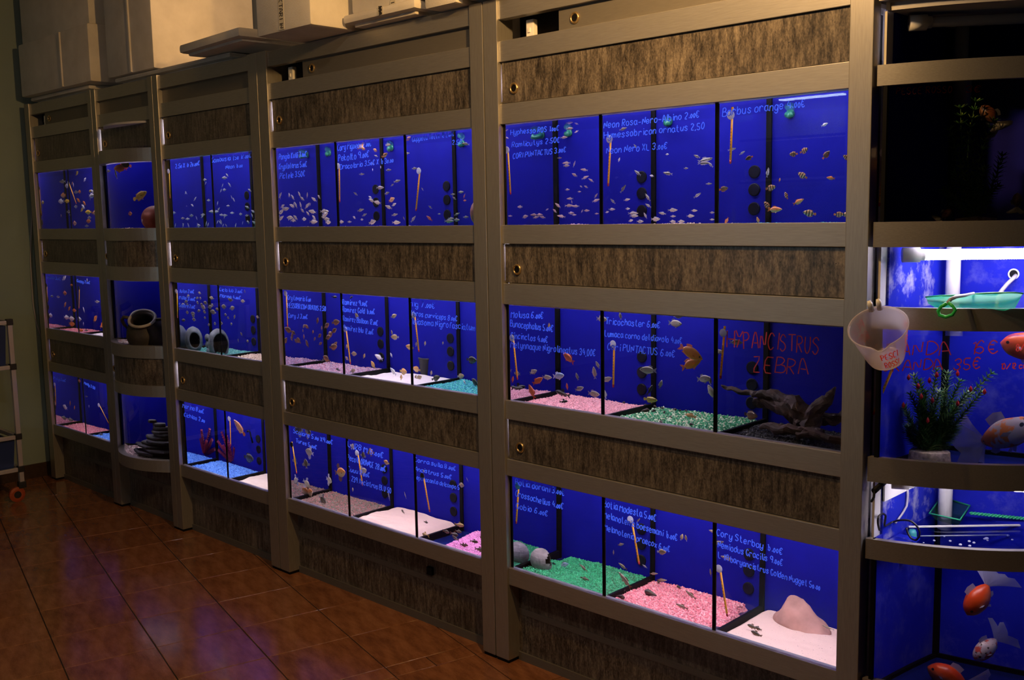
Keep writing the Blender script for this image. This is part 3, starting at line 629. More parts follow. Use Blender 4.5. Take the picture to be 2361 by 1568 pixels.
gravel_mat('g_bluegreen', [(0.02, 0.33, 0.34), (0.03, 0.24, 0.42), (0.04, 0.42, 0.33), (0.10, 0.55, 0.50)])
gravel_mat('g_blue', [(0.07, 0.24, 0.75), (0.10, 0.33, 0.85), (0.04, 0.16, 0.55), (0.2, 0.45, 0.9)])
gravel_mat('g_black', [(0.012, 0.011, 0.012), (0.03, 0.028, 0.03), (0.006, 0.006, 0.007)])
gravel_mat('g_pebble', [(0.55, 0.36, 0.28), (0.72, 0.60, 0.50), (0.30, 0.22, 0.18), (0.45, 0.25, 0.18), (0.80, 0.72, 0.65)])
gravel_mat('g_beige', [(0.55, 0.42, 0.30), (0.65, 0.5, 0.36), (0.35, 0.25, 0.17), (0.7, 0.6, 0.45)])
gravel_mat('g_rosepebble', [(0.62, 0.42, 0.40), (0.45, 0.30, 0.30), (0.78, 0.65, 0.62), (0.25, 0.18, 0.18)])
def sand_mat(name, col, specks):
    m, nt, out = new_mat(name); b = nd(nt, 'ShaderNodeBsdfPrincipled'); v = coords(nt); n = noise_tex(nt, v, 500, 3, 0.7)
    base = ramp(nt, n, [(0.35, tuple(c*0.86 for c in col)), (0.65, col)])
    vo = nd(nt, 'ShaderNodeTexVoronoi'); vo.inputs['Scale'].default_value = 75; nt.links.new(v, vo.inputs['Vector'])
    n2 = noise_tex(nt, v, 6, 3); cmb = nd(nt, 'ShaderNodeMath', operation='MULTIPLY'); cmb.inputs[1].default_value = specks; nt.links.new(n2, cmb.inputs[0])
    lt = nd(nt, 'ShaderNodeMath', operation='LESS_THAN'); nt.links.new(vo.outputs['Distance'], lt.inputs[0]); nt.links.new(cmb.outputs[0], lt.inputs[1])
    mx = nd(nt, 'ShaderNodeMixRGB'); mx.inputs[2].default_value = (0.12, 0.07, 0.05, 1); nt.links.new(lt.outputs[0], mx.inputs[0]); nt.links.new(base, mx.inputs[1])
    nt.links.new(mx.outputs[0], b.inputs['Base Color']); b.inputs['Roughness'].default_value = 0.8
    nt.links.new(bump(nt, n, 0.4, 0.002), b.inputs['Normal']); nt.links.new(b.outputs[0], out.inputs[0])
sand_mat('s_white', (0.80, 0.72, 0.70), 0.20); sand_mat('s_cream', (0.82, 0.66, 0.52), 0.14); sand_mat('s_pinkcream', (0.76, 0.53, 0.43), 0.16)
def sm01(x): x = max(0, min(1, x)); return x*x*(3-2*x)
def bed(k, tier, comp, mat, label, grain=0.0034, n=2600, mask=None, h=0.017, amp=0.005, sand=False):
    xs = [TANKX[k][0]+0.001]+MODS[k][4]+[TANKX[k][1]-0.001]; x0, x1 = xs[comp]+0.006, xs[comp+1]-0.006
    zf = ZF[tier]-0.03; y0, y1 = 0.0065, BACK-0.011
    NX, NY = 44, 40; sd = k*31+tier*7+comp*3.3
    def front(x):
        if k in BOW:
            c, r = BOW[k]; r = r-0.036; q = r*r-(x-c[0])**2
            return c[1]-math.sqrt(max(q, 0))
        return y0
    def hh(u, v, x, y):
        e = min(1, min(u, 1-u)*14)*0.3+0.7
        z = h*e+amp*noise.noise(Vector((x*9, y*9, sd)))+0.4*amp*noise.noise(Vector((x*30, y*30, sd)))
        if mask: z = z*mask(u, v)-0.003*(1-mask(u, v))
        return z
    V, Fs = [], []
    for j in range(NY+1):
        for i in range(NX+1):
            u, v = i/NX, j/NY; x = x0+(x1-x0)*u; f = front(x); y = f+(y1-f)*v
            V.append((x, y, zf+hh(u, v, x, y)))
    for j in range(NY):
        for i in range(NX):
            a = j*(NX+1)+i; Fs.append((a, a+1, a+NX+2, a+NX+1))
    me = bpy.data.meshes.new('gravel_bed'); 
    nb = len(Fs)
    if not sand:                                  # loose grains on top, one small stone each
        base = np.array([(1, 0, 0), (-1, 0, 0), (0, 1, 0), (0, -1, 0), (0, 0, 0.8), (0, 0, -0.8)], float)
        fo = [(0, 2, 4), (2, 1, 4), (1, 3, 4), (3, 0, 4), (2, 0, 5), (1, 2, 5), (3, 1, 5), (0, 3, 5)]
        for q in range(n):
            u, v = rng.random(), rng.random(); x = x0+(x1-x0)*u; f = front(x); y = f+(y1-f)*v; z = hh(u, v, x, y)
            if z < 0.002: continue
            s_ = grain*(0.7+0.6*rng.random()); A = rng.normal(size=(3, 3)); Q, _ = np.linalg.qr(A)
            o = len(V); V += (base*s_*(0.8+0.5*rng.random((1, 3)))@Q+np.array((x, y, zf+z))).tolist()
            Fs += [(a+o, b+o, c+o) for a, b, c in fo]
    me.from_pydata(V, [], Fs); me.materials.append(MT[mat if sand else mat+'_bed'])
    if not sand:
        me.materials.append(MT[mat]); me.polygons.foreach_set('material_index', [0]*nb+[1]*(len(Fs)-nb))
    me.polygons.foreach_set('use_smooth', [i < nb for i in range(len(Fs))]); me.update()
    o = bpy.data.objects.new('sand_bed' if sand else 'gravel_bed', me); COL.objects.link(o)
    tag(o, label, 'sand' if sand else 'gravel', None, 'stuff')
B = bed
for k, comps in ((1, ('g_mauve', 'g_blue')), (3, ('g_teal', 'g_green')), (4, ('g_beige', 'g_pebble', 'g_green')), (5, ('g_mauve', 'g_pebble', 'g_bluegreen'))):
    for c, mname in enumerate(comps): B(k, 1, c, mname, 'thin %s gravel along the top tank floor of %s' % ({'g_mauve': 'mauve', 'g_blue': 'blue', 'g_teal': 'teal', 'g_green': 'green', 'g_beige': 'beige', 'g_pebble': 'pebble', 'g_bluegreen': 'blue-green'}[mname], BAY[k]), 0.004, 900, None, 0.022, 0.006)
B(2, 1, 0, 'g_pebble', 'pale pebble gravel in the bow-fronted tank with the orange ball', 0.005, 1200, None, 0.024, 0.004)
B(1, 2, 0, 'g_rose', 'rose gravel in the middle tank against the side wall', 0.004, 1300)
B(1, 2, 1, 's_white', 'white sand in the middle tank against the side wall', sand=True)
B(1, 3, 0, 'g_rose', 'rose gravel in the bottom tank against the side wall', 0.004, 1300)
B(1, 3, 1, 'g_blue', 'pale blue gravel in the bottom tank against the side wall', 0.004, 1300)
B(2, 2, 0, 'g_pebble', 'tan pebble gravel under the dark amphora', 0.0055, 2600)
B(2, 3, 0, 'g_rosepebble', 'rosy pebble gravel under the slate pile', 0.0065, 2400)
B(3, 2, 0, 'g_teal', 'teal gravel under the grey cave shells', 0.004, 1800)
B(3, 2, 1, 'g_beige', 'beige gravel beside the overflow holes in the shell tank', 0.005, 1500)
B(3, 3, 0, 'g_blue', 'bright blue gravel under the pink coral plant', 0.004, 1800)
B(3, 3, 1, 's_cream', 'cream sand beside the bright blue gravel', sand=True, mask=lambda u, v: sm01((u*1.5+v*0.35)*5))
B(4, 2, 0, 'g_mauve', 'mauve mixed gravel under the brown-orange fish', 0.0042, 2400)
B(4, 2, 1, 's_white', 'white sand in the Ramirez tank', sand=True, mask=lambda u, v: sm01((u+0.02)*9))
B(4, 2, 2, 'g_bluegreen', 'turquoise gravel beside the potted plant', 0.0042, 2600)
B(4, 3, 0, 'g_brown', 'brown and red gravel in the angelfish tank', 0.0042, 2600)
B(4, 3, 1, 's_pinkcream', 'cream sand mound in the Pecolt Orange compartment', sand=True, h=0.026, amp=0.008, mask=lambda u, v: sm01((1.02-u-0.10*(1-v))*6)*sm01((v+0.25-0.25*u)*6))
B(4, 3, 2, 'g_hotpink', 'bright pink gravel mound among bare blue tank floor', 0.0036, 3000, mask=lambda u, v: sm01((u-0.10-0.10*(1-v))*8))
B(5, 2, 0, 'g_pink', 'pale pink gravel in the Bunocephalus compartment', 0.0036, 3000)
B(5, 2, 1, 'g_greenwhite', 'green and white mixed gravel with snails', 0.0048, 3000, mask=lambda u, v: sm01((u+0.02)*11))
B(5, 2, 2, 'g_black', 'black gravel under the driftwood', 0.0042, 2600)
B(5, 3, 0, 'g_green', 'deep green gravel under the coconut shell', 0.0042, 3000, mask=lambda u, v: 1-0.95*sm01((v-0.72)*7)*sm01((0.16-u)*9))
B(5, 3, 1, 'g_rose', 'salmon pink gravel in the Botia Modesta compartment', 0.004, 3000, mask=lambda u, v: 1-sm01((u-0.86+0.12*noise.noise(Vector((u*7, v*7, 3))))*14)*sm01((v-0.05)*12))
B(5, 3, 2, 's_pinkcream', 'pale sand around the pink rock', sand=True, h=0.021, mask=lambda u, v: sm01((u+0.06)*9))
# ------------------------------------------------------------------ decor in the tanks
pbr('rock_pink', (0.46, 0.23, 0.18), 0.75, var=0.25, vscale=14, bmp=0.4, bscale=60); pbr('slate', (0.024, 0.024, 0.023), 0.6, var=0.5, vscale=18, bmp=0.5, bscale=50)
pbr('clay_dark', (0.030, 0.024, 0.017), 0.6, var=0.5, vscale=14, bmp=0.4, bscale=60); pbr('clay_rim', (0.34, 0.32, 0.31), 0.6, var=0.25, vscale=25)
pbr('coconut', (0.24, 0.20, 0.19), 0.8, var=0.35, vscale=20, vstretch=(1, 1, 4), bmp=0.5, bscale=120); pbr('coconut_in', (0.02, 0.015, 0.012), 0.8)
pbr('resin_grey', (0.085, 0.10, 0.11), 0.7, var=0.4, vscale=22, bmp=0.5, bscale=70)
pbr('driftwood', (0.034, 0.014, 0.007), 0.75, var=0.6, vscale=24, vstretch=(1, 1, 3), bmp=0.6, bscale=60); pbr('orange_ball', (0.27, 0.045, 0.014), 0.6, var=0.35, vscale=14, bmp=0.3, bscale=60)
pbr('brown_ball', (0.16, 0.05, 0.03), 0.6, var=0.5, vscale=20, bmp=0.4, bscale=60)
pbr('pot_gravel', (0.42, 0.31, 0.20), 0.8, var=0.5, vscale=90, bmp=0.8, bscale=120); pbr('pot_black', (0.02, 0.02, 0.02), 0.6)
tri('leaf_green', (0.05, 0.17, 0.035), 0.35); tri('leaf_light', (0.22, 0.36, 0.09), 0.35); tri('leaf_pink', (0.50, 0.06, 0.13), 0.35); tri('bud_red', (0.75, 0.02, 0.02), 0.3); pbr('stem_green', (0.03, 0.10, 0.03), 0.6)
pbr('snail_shell', (0.05, 0.03, 0.018), 0.4, var=0.4, vscale=80)
FLOORZ = lambda tier, dz=0.016: ZF[tier]-0.03+dz
def wet_z(x, y, z):
    P = on_y(x, y, 0.0); d = refract(ray(x, y), Vector((0, -1, 0)), 1/1.333); return P+d*((z-P.z)/d.z)
# pink cone rock
z = FLOORZ(3, 0.014); base = [wet_z(x, y, z) for x, y in ((1787, 1452), (1900, 1474), (1897, 1450), (1830, 1420))]
ctr = sum(base, Vector())/4; pk = wet_y(1832, 1376, ctr.y)
mb = MB(); rings = []
def blob(ctr, rx, ry, a, sd, k=16): return [ctr+Vector((math.cos(2*math.pi*i/k)*rx*(1+0.18*noise.noise(Vector((math.cos(6.283*i/k)*2, math.sin(6.283*i/k)*2, sd+a)))), math.sin(2*math.pi*i/k)*ry*(1+0.18*noise.noise(Vector((i*0.7, a*3, sd)))), 0)) for i in range(k)]
hgt = pk.z-z
for u, s_ in ((-0.1, 0.96), (0.0, 1.0), (0.08, 1.0), (0.16, 0.95), (0.25, 0.88), (0.35, 0.78), (0.45, 0.69), (0.55, 0.60), (0.65, 0.51), (0.75, 0.43), (0.84, 0.36), (0.92, 0.27), (0.97, 0.17), (1.0, 0.04)):
    c = Vector((ctr.x*(1-u)+pk.x*u, ctr.y, z+hgt*u)); rings.append([v+noise.noise_vector(v*24)*0.008+noise.noise_vector(v*70)*0.0025 for v in blob(c, 0.092*s_, 0.066*s_, u, 4.2, 26)])
mb.loft(rings); tag(mb.build('rock', 'rock_pink', None, True), 'pink-brown cone-shaped rock on pale sand', 'rock')
# coconut shell with a bite-shaped door
def shell(name, label, ctr, r, mat, matin, face, sx=1.0, op=0.8, cat='shell', rim=0.0):
    mb = MB(); N_, M_ = 24, 14; f = Vector(face).normalized(); s_ = f.cross(Vector((0, 0, 1))).normalized(); u_ = s_.cross(f)
    idx = {}
    for sgn, rr in ((0, 1.0), (1, 0.9)):
        for j in range(M_+1):
            th = math.pi*j/M_
            for i in range(N_):
                ph = 2*math.pi*i/N_; d_ = f*math.cos(th)*sx+(s_*math.cos(ph)+u_*math.sin(ph))*math.sin(th)
                n_ = 1+0.05*noise.noise(d_*2.3+Vector((r*50, 0, 0))); idx[(sgn, j, i)] = len(mb.v); mb.v.append(tuple(ctr+d_*r*rr*n_))
    j0 = int(M_*op/math.pi*1.0)
    for j in range(j0, M_):
        for i in range(N_):
            i2 = (i+1) % N_
            mb.f.append((idx[(0, j, i)], idx[(0, j+1, i)], idx[(0, j+1, i2)], idx[(0, j, i2)])); mb.m.append(0)
            mb.f.append((idx[(1, j, i)], idx[(1, j, i2)], idx[(1, j+1, i2)], idx[(1, j+1, i)])); mb.m.append(1)
    for i in range(N_):
        i2 = (i+1) % N_; mb.f.append((idx[(0, j0, i)], idx[(0, j0, i2)], idx[(1, j0, i2)], idx[(1, j0, i)])); mb.m.append(0)
    o = mb.build(name, [mat, matin], None, True); return tag(o, label, cat)
c = wet_z(1240, 1312, FLOORZ(3))+Vector((0.0, 0.03, 0.026))
mb = MB(); N_, M_ = 28, 16; vdir = (CAM-c).normalized()
def cp(i, j, rr):
    th, ph = math.pi*j/M_, 2*math.pi*i/N_; d_ = Vector((math.sin(th)*math.cos(ph), math.sin(th)*math.sin(ph), math.cos(th))); return d_, c+Vector((d_.x, d_.y, d_.z*0.92))*0.046*rr*(1+0.03*noise.noise(d_*3))
for rr, mi in ((1.0, 0), (0.9, 1)):
    mb.mi = mi
    for j in range(M_):
        for i in range(N_):
            dm = (cp(i, j, 1)[0]+cp(i+1, j+1, 1)[0]).normalized(); aa = math.degrees(math.atan2(dm.dot(UP), dm.dot(RT)))
            if abs(aa-18) < 36 and math.hypot(dm.dot(UP), dm.dot(RT)) > 0.15 and dm.dot(vdir) > -0.3: continue
            mb.add([cp(i, j, rr)[1], cp(i, j+1, rr)[1], cp(i+1, j+1, rr)[1], cp(i+1, j, rr)[1]], [(0, 1, 2, 3)])
tag(mb.build('coconut_shell', ['coconut', 'coconut_in'], None, True), 'grey coconut half shell with a notch on green gravel', 'shell')
# amphora
def at2(x, y, dist): return wet_cyl(x, y, (BOW[2][0]), BOW[2][1]-0.032, dist)
am = at2(338, 788, 0.13); am.z = FLOORZ(2)
t = thing('amphora', 'dark clay amphora with two handles in the bow-fronted tank', 'amphora', am)
mb = MB(); tilt = Matrix.Rotation(R(32), 4, Vector((0.75, 0.66, 0)).normalized())
prof = [(0.001, 0), (0.06, 0.0), (0.088, 0.035), (0.094, 0.07), (0.08, 0.105), (0.06, 0.125), (0.054, 0.135), (0.066, 0.15), (0.058, 0.152), (0.046, 0.136), (0.05, 0.12), (0.07, 0.10), (0.08, 0.07), (0.05, 0.02), (0.001, 0.015)]
mb.lathe([(r_*1.15, z_*1.15) for r_, z_ in prof], (0, 0, 0), 28)
for i, v in enumerate(mb.v): mb.v[i] = tuple(am+Vector((0, 0, 0.002))+(tilt @ Vector(v)))
mb.build('amphora_body', 'clay_dark', t, True)
mb = MB(); mb.torus((0, 0, 0.1725), 0.070, 0.0075, 'z', 28, 8)
for i, v in enumerate(mb.v): mb.v[i] = tuple(am+(tilt @ Vector(v)))
mb.build('amphora_rim', 'clay_rim', t, True)
for a in (R(35), R(215)):
    mb = MB(); q = [(0.066, 0.148), (0.09, 0.152), (0.104, 0.135), (0.102, 0.11), (0.088, 0.09)]
    mb.tube([am+(tilt @ (1.15*Vector((r_*math.cos(a), r_*math.sin(a), z_)))) for r_, z_ in q], 0.0085, 8); mb.build('amphora_handle', 'clay_dark', t, True)
# slate pile
sp = at2(365, 1035, 0.14); sp.z = FLOORZ(3, 0.012)
t = thing('slate_cave', 'stack of dark slate plates in the bow-fronted bottom tank', 'rock pile', sp)
random.seed(5); zz = sp.z
for i in range(12):
    th = 0.013+0.008*random.random(); w = 0.135*(1-i/15)*random.uniform(0.8, 1.15); mb = MB()
    cx, cyy = sp.x+random.uniform(-0.035, 0.035), sp.y+random.uniform(-0.015, 0.015)
    k_ = 7; ph = random.random()*6
    ring = [(w*(0.75+0.35*random.random())*math.cos(2*math.pi*q/k_+ph), 0.75*w*(0.75+0.35*random.random())*math.sin(2*math.pi*q/k_+ph)) for q in range(k_)]
    mb.loft([[(cx+x*f, cyy+y*f, zz+dz) for x, y in ring] for f, dz in ((0.93, 0), (1, th*0.4), (0.98, th*0.75), (0.9, th))]); mb.build('slate_plate', 'slate', t); zz += th*0.98
# cave shells in the narrow middle bay
c = wet_y(424, 768, 0.12); c.x = max(c.x, -4.638+0.07); c.z = FLOORZ(2)+0.052; shell('cave_shell', 'grey resin cave with round door beside the rack post', c, 0.066, 'resin_grey', 'coconut_in', (0.72, -0.62, 0.05), 1.0, 0.75, 'cave')
c = wet_y(503, 772, 0.13); c.z = FLOORZ(2)+0.048; shell('cave_shell', 'dark resin cave with wide opening and grey knobbly side', c, 0.074, 'resin_grey', 'coconut_in', (0.80, -0.5, 0.0), 0.9, 1.1, 'cave')
c = wet_y(481, 785, 0.10); c.z = FLOORZ(2); mb = MB()
for i in range(7): mb.sphere(c+Vector((random.uniform(-0.015, 0.015), random.uniform(-0.012, 0.012), 0.008+0.011*i)), 0.015+0.007*random.random(), 10, 7)
tag(mb.build('resin_rock', 'resin_grey', None, True), 'knobbly grey resin rock leaning on the dark cave', 'rock')
# orange ball in the bow-fronted top tank, brown ball at the far end of the Tette compartment
p = at2(357, 503, 0.15); mb = MB(); mb.sphere((p.x, p.y, L6-0.012+0.058), 0.064, 24, 16); o = mb.build('ceramic_ball', 'orange_ball', None, True); tag(o, 'big orange-red ceramic ball behind the rack post', 'ornament')
p = wet_y(1110, 485, 0.10); mb = MB(); mb.sphere((p.x+0.005, p.y, L6-0.01+0.052), 0.052, 20, 12); tag(mb.build('ceramic_ball', 'brown_ball', None, True), 'small brown ball half hidden by the double post', 'ornament')
# driftwood
zb = FLOORZ(2, 0.016)
def W5(x, y, yy): return wet_y(x, y, yy)
t = thing('driftwood', 'dark branching driftwood on black gravel under red HYPANCISTRUS lettering', 'driftwood', wet_y(1840, 985, 0.16))
def limb(pts, r, nm, sd):
    mb = MB(); pp = []; rr = []
    for i in range(len(pts)-1):
        for u in (0, 0.2, 0.4, 0.6, 0.8): pp.append(pts[i].lerp(pts[i+1], u)); rr.append(r[i]*(1-u)+r[i+1]*u)
    pp.append(pts[-1]); rr.append(r[-1]); mb.tube(pp, rr, 16)
    for i, v in enumerate(mb.v):
        v = Vector(v); n_ = noise.noise_vector(v*22+Vector((sd, 0, 0)))*0.011+noise.noise_vector(v*60)*0.006+noise.noise_vector(v*150)*0.002; mb.v[i] = tuple(v+n_)
    mb.build(nm, 'driftwood', t)
limb([W5(1664, 893, 0.2), W5(1700, 900, 0.2), W5(1745, 912, 0.2), W5(1790, 915, 0.2), W5(1830, 930, 0.18), W5(1862, 962, 0.17), W5(1875, 988, 0.17)], [0.004, 0.007, 0.009, 0.018, 0.026, 0.03, 0.03], 'branch', 1)
limb([W5(1738, 928, 0.22), W5(1775, 930, 0.2), W5(1820, 945, 0.18), W5(1850, 975, 0.17)], [0.012, 0.018, 0.024, 0.028], 'branch', 2)
limb([W5(1926, 892, 0.17), W5(1905, 920, 0.16), W5(1880, 945, 0.16), W5(1868, 985, 0.16)], [0.004, 0.014, 0.02, 0.028], 'branch', 3)
limb([W5(1752, 982, 0.14), W5(1800, 990, 0.13), W5(1850, 995, 0.13), W5(1895, 1003, 0.12)], [0.006, 0.016, 0.018, 0.016], 'branch', 4)
limb([W5(1830, 998, 0.09), W5(1880, 1005, 0.09), W5(1945, 1018, 0.09)], [0.009, 0.011, 0.010], 'branch', 5)
limb([W5(1895, 970, 0.2), W5(1930, 962, 0.21), W5(1960, 960, 0.21)], [0.014, 0.016, 0.012], 'branch', 6)
# snails and dark pebbles lying on gravel
mb = MB(); mb.tube([Vector((-0.011, 0, 0.003)), Vector((-0.004, 0, 0.004)), Vector((0.004, 0, 0.005)), Vector((0.009, 0, 0.004))], [0.0008, 0.003, 0.0048, 0.003], 7); snm = mb.mesh('snail', 'snail_shell', True)
def snail(x, y, tier, s_, lab, grp, nm='snail'):
    o = bpy.data.objects.new(nm, snm); COL.objects.link(o); p = wet_z(x, y, FLOORZ(tier, 0.0185)); o.location = (p.x, min(p.y, 0.36), p.z-0.001); o.rotation_euler = (0, 0, random.random()*6.28); o.scale = (s_,)*3
    tag(o, lab, 'snail', grp)
for x, y, s_ in [(1050, 1237, 1.5), (1130, 1180, 1), (1220, 1280, 1), (1160, 1315, 1.1), (1205, 1185, 1), (1105, 1235, 1), (1180, 1245, 0.9), (1290, 1215, 0.9), (1395, 1220, 0.9), (1255, 1190, 0.8), (1010, 1150, 0.9), (1370, 1330, 0.9), (1310, 1225, 0.7)]:
    snail(1140+x*0.3316, 540+y*0.3316, 2, s_, 'dark horn snail lying on the green and white gravel', 'horn snails')
for x, y, s_ in [(865, 1010, 1.6), (1068, 990, 2.2), (1268, 937, 1.1), (890, 960, 0.8), (990, 905, 0.8), (1050, 880, 0.9), (1150, 890, 1.3)]:
    snail(1140+x*0.3367, 1040+y*0.3367, 3, s_, 'dark snail lying on the salmon pink gravel', 'snails on salmon gravel')
# ------------------------------------------------------------------ plants
def frond(mb, base, tip, bend, n, ln, w, droop=0.5):
    ax_ = (tip-base); L_ = ax_.length; pts = []
    for i in range(n+1):
        u = i/n; pts.append(base+ax_*u+bend*math.sin(math.pi*u))
    mb.mi = 0; mb.tube(pts, [0.0022*(1-0.6*i/n) for i in range(n+1)], 4)
    mb.mi = 1
    for i in range(1, n+1):
        tdir = (pts[i]-pts[i-1]).normalized(); a = tdir.orthogonal().normalized(); b2 = tdir.cross(a)
        for q in range(9):
            ph = 2*math.pi*(q/9)+i*0.5; d_ = (a*math.cos(ph)+b2*math.sin(ph))*0.85+tdir*droop; e_ = pts[i]+d_.normalized()*ln*(1-0.35*i/n); s_ = tdir.cross(d_).normalized()*w
            mb.mi = 1 if random.random() < 0.7 else 2
            mb.add([pts[i]-s_*0.5, pts[i]+s_*0.5, e_+s_*0.15, e_-s_*0.15], [(0, 1, 2, 3)])
def at6(x, y, dist): return wet_cyl(x, y, BOW[6][0], BOW[6][1]-0.02, dist)
pb = at6(2143, 1046, 0.115); pb.z = L10-0.03
t = thing('aquarium_plant', 'green plastic plant with red buds in a gravel pot under ORANDA lettering', 'plant', pb)
mb = MB(); mb.lathe([(0.001, 0), (0.047, 0), (0.049, 0.006), (0.046, 0.034), (0.044, 0.036), (0.02, 0.04), (0.001, 0.041)], pb, 28)
for i, v in enumerate(mb.v): mb.v[i] = tuple(Vector(v)+noise.noise_vector(Vector(v)*90)*0.002)
mb.build('plant_pot', 'pot_gravel', t, True)
random.seed(3)
tips = [(2108, 868), (2122, 880), (2160, 855), (2185, 862), (2213, 880), (2200, 930), (2285, 862), (2262, 905), (2085, 940), (2100, 910), (2125, 930), (2150, 930), (2205, 985), (2095, 985), (2175, 985), (2135, 905), (2165, 905), (2230, 905)]
for i, (x, y) in enumerate(tips):
    dist = 0.115+random.uniform(-0.04, 0.05); tp = at6(x, y, dist); b0 = pb+Vector((random.uniform(-0.025, 0.025), random.uniform(-0.025, 0.025), 0.036))
    mb = MB(); frond(mb, b0, tp, Vector((random.uniform(-0.02, 0.02), random.uniform(-0.01, 0.01), -0.01)), 26, 0.027, 0.0052); mb.build('frond', ['stem_green', 'leaf_green', 'leaf_light'], t)
for x, y in [(2095, 871), (2143, 878), (2160, 865), (2208, 862), (2117, 891), (2124, 915), (2150, 924), (2208, 931), (2238, 898), (2270, 904), (2083, 935), (2139, 970)]:
    p = at6(x, y, 0.085); mb = MB(); mb.lathe([(0.0005, -0.007), (0.0045, -0.002), (0.004, 0.003), (0.0005, 0.009)], p, 8); mb.build('red_bud', 'bud_red', t, True)
# dark plant in the unlit tank
pb = at6(2250, 505, 0.13); pb.z = L6-0.03
t = thing('aquarium_plant', 'dim bushy green plant standing in the unlit tank', 'plant', pb)
mb = MB(); mb.lathe([(0.001, 0), (0.045, 0), (0.045, 0.034), (0.001, 0.04)], pb, 24); mb.build('plant_pot', 'pot_gravel', t, True)
for x, y in [(2190, 300), (2215, 250), (2250, 235), (2290, 280), (2310, 360), (2200, 400), (2300, 430), (2240, 330), (2270, 390), (2180, 440), (2230, 420)]:
    mb = MB(); frond(mb, pb+Vector((0, 0, 0.036)), at6(x, y, 0.13+random.uniform(-0.04, 0.04)), Vector((random.uniform(-0.02, 0.02), 0, 0)), 14, 0.028, 0.006); mb.build('frond', ['stem_green', 'leaf_green', 'leaf_light'], t)
# pink coral plant (blue gravel tank)
pb = wet_z(524, 1072, FLOORZ(3)); pb += Vector((0, 0.07, 0))
t = thing('aquarium_plant', 'pink-red coral-like plant on bright blue gravel', 'plant', pb)
for x, y in [(504, 1020), (512, 1000), (522, 998), (532, 1000), (544, 1020), (540, 1035), (506, 1040), (516, 1030), (530, 1020), (524, 1010)]:
    mb = MB(); frond(mb, pb, wet_y(x, y, pb.y+random.uniform(-0.04, 0.04)), Vector((0, 0, 0)), 12, 0.022, 0.013, 0.9); o = mb.build('frond', ['stem_green', 'leaf_pink', 'leaf_pink'], t)
# potted plant in the turquoise gravel tank
pb = wet_z(973, 866, FLOORZ(2)); pb += Vector((0, 0.03, 0))
t = thing('potted_plant', 'small green-leaved plant in a black pot beside turquoise gravel', 'plant', pb)
mb = MB(); mb.lathe([(0.001, 0), (0.024, 0), (0.031, 0.062), (0.034, 0.064), (0.034, 0.07), (0.029, 0.07), (0.001, 0.066)], pb, 20); mb.build('plant_pot', 'pot_black', t, True)
for x, y in [(955, 832), (965, 812), (980, 806), (995, 810), (998, 818), (985, 830), (970, 825), (960, 815), (990, 805)]:
    tp = wet_y(x, y, pb.y+random.uniform(-0.02, 0.02)); b0 = pb+Vector((0, 0, 0.066)); mb = MB(); mb.tube([b0, b0.lerp(tp, 0.6)+Vector((0, 0, 0.01)), tp], 0.0012, 4)
    d_ = (tp-b0).normalized(); s_ = d_.cross(Vector((0.5, -0.8, 0.2))).normalized(); mb.mi = 1
    pts_ = [tp-d_*0.004, tp+s_*0.008+d_*0.006, tp+d_*0.022, tp-s_*0.008+d_*0.006]; mb.add(pts_, [(0, 1, 2, 3)]); mb.build('leaf', ['stem_green', 'leaf_green'], t)
# green return elbows near the top of the back wall
def elbow(x, y, lab, r=0.009, wide=True):
    p = wet_y(x, y, BACK-0.02); t = thing('return_elbow', lab, 'pipe elbow', p, 'green elbows'); mb = MB()
    mb.tube([p+Vector((0, 0.02, 0.004)), p+Vector((0, 0.006, 0.003)), p+Vector((0, -0.01, 0)), p+Vector((0.012, -0.022, -0.004)), p+Vector((0.022, -0.026, 0.002))], r, 10); mb.build('elbow_pipe', 'green_elbow', t, True)
    mb = MB(); mb.lathe([(0.0001, 0), (r*1.35, 0), (r*1.35, 0.008), (0.0001, 0.008)], p+Vector((0, 0.011, 0.004)), 12, 'y'); mb.build('elbow_collar', 'green_elbow', t, True)
for x, y, l in [(1245, 315, 'green return elbow in the top compartment marked CORI PUNTACTUS'), (1308, 309, 'green return elbow just past the first seam, CORI PUNTACTUS compartment'), (1538, 284, 'green return elbow above the Rosa-Nero-Albino lettering'), (1818, 265, 'green return elbow beside the Barbus orange lettering'),
             (712, 358, 'green return elbow behind the Pangio Kulli lettering'), (755, 355, 'green return elbow between Pangio Kulli and Cory Pigmeos lettering'), (898, 343, 'green return elbow above the gold fish of Cory Pigmeos'), (1062, 333, 'green return elbow behind the Tette lettering')]: elbow(x, y, l)
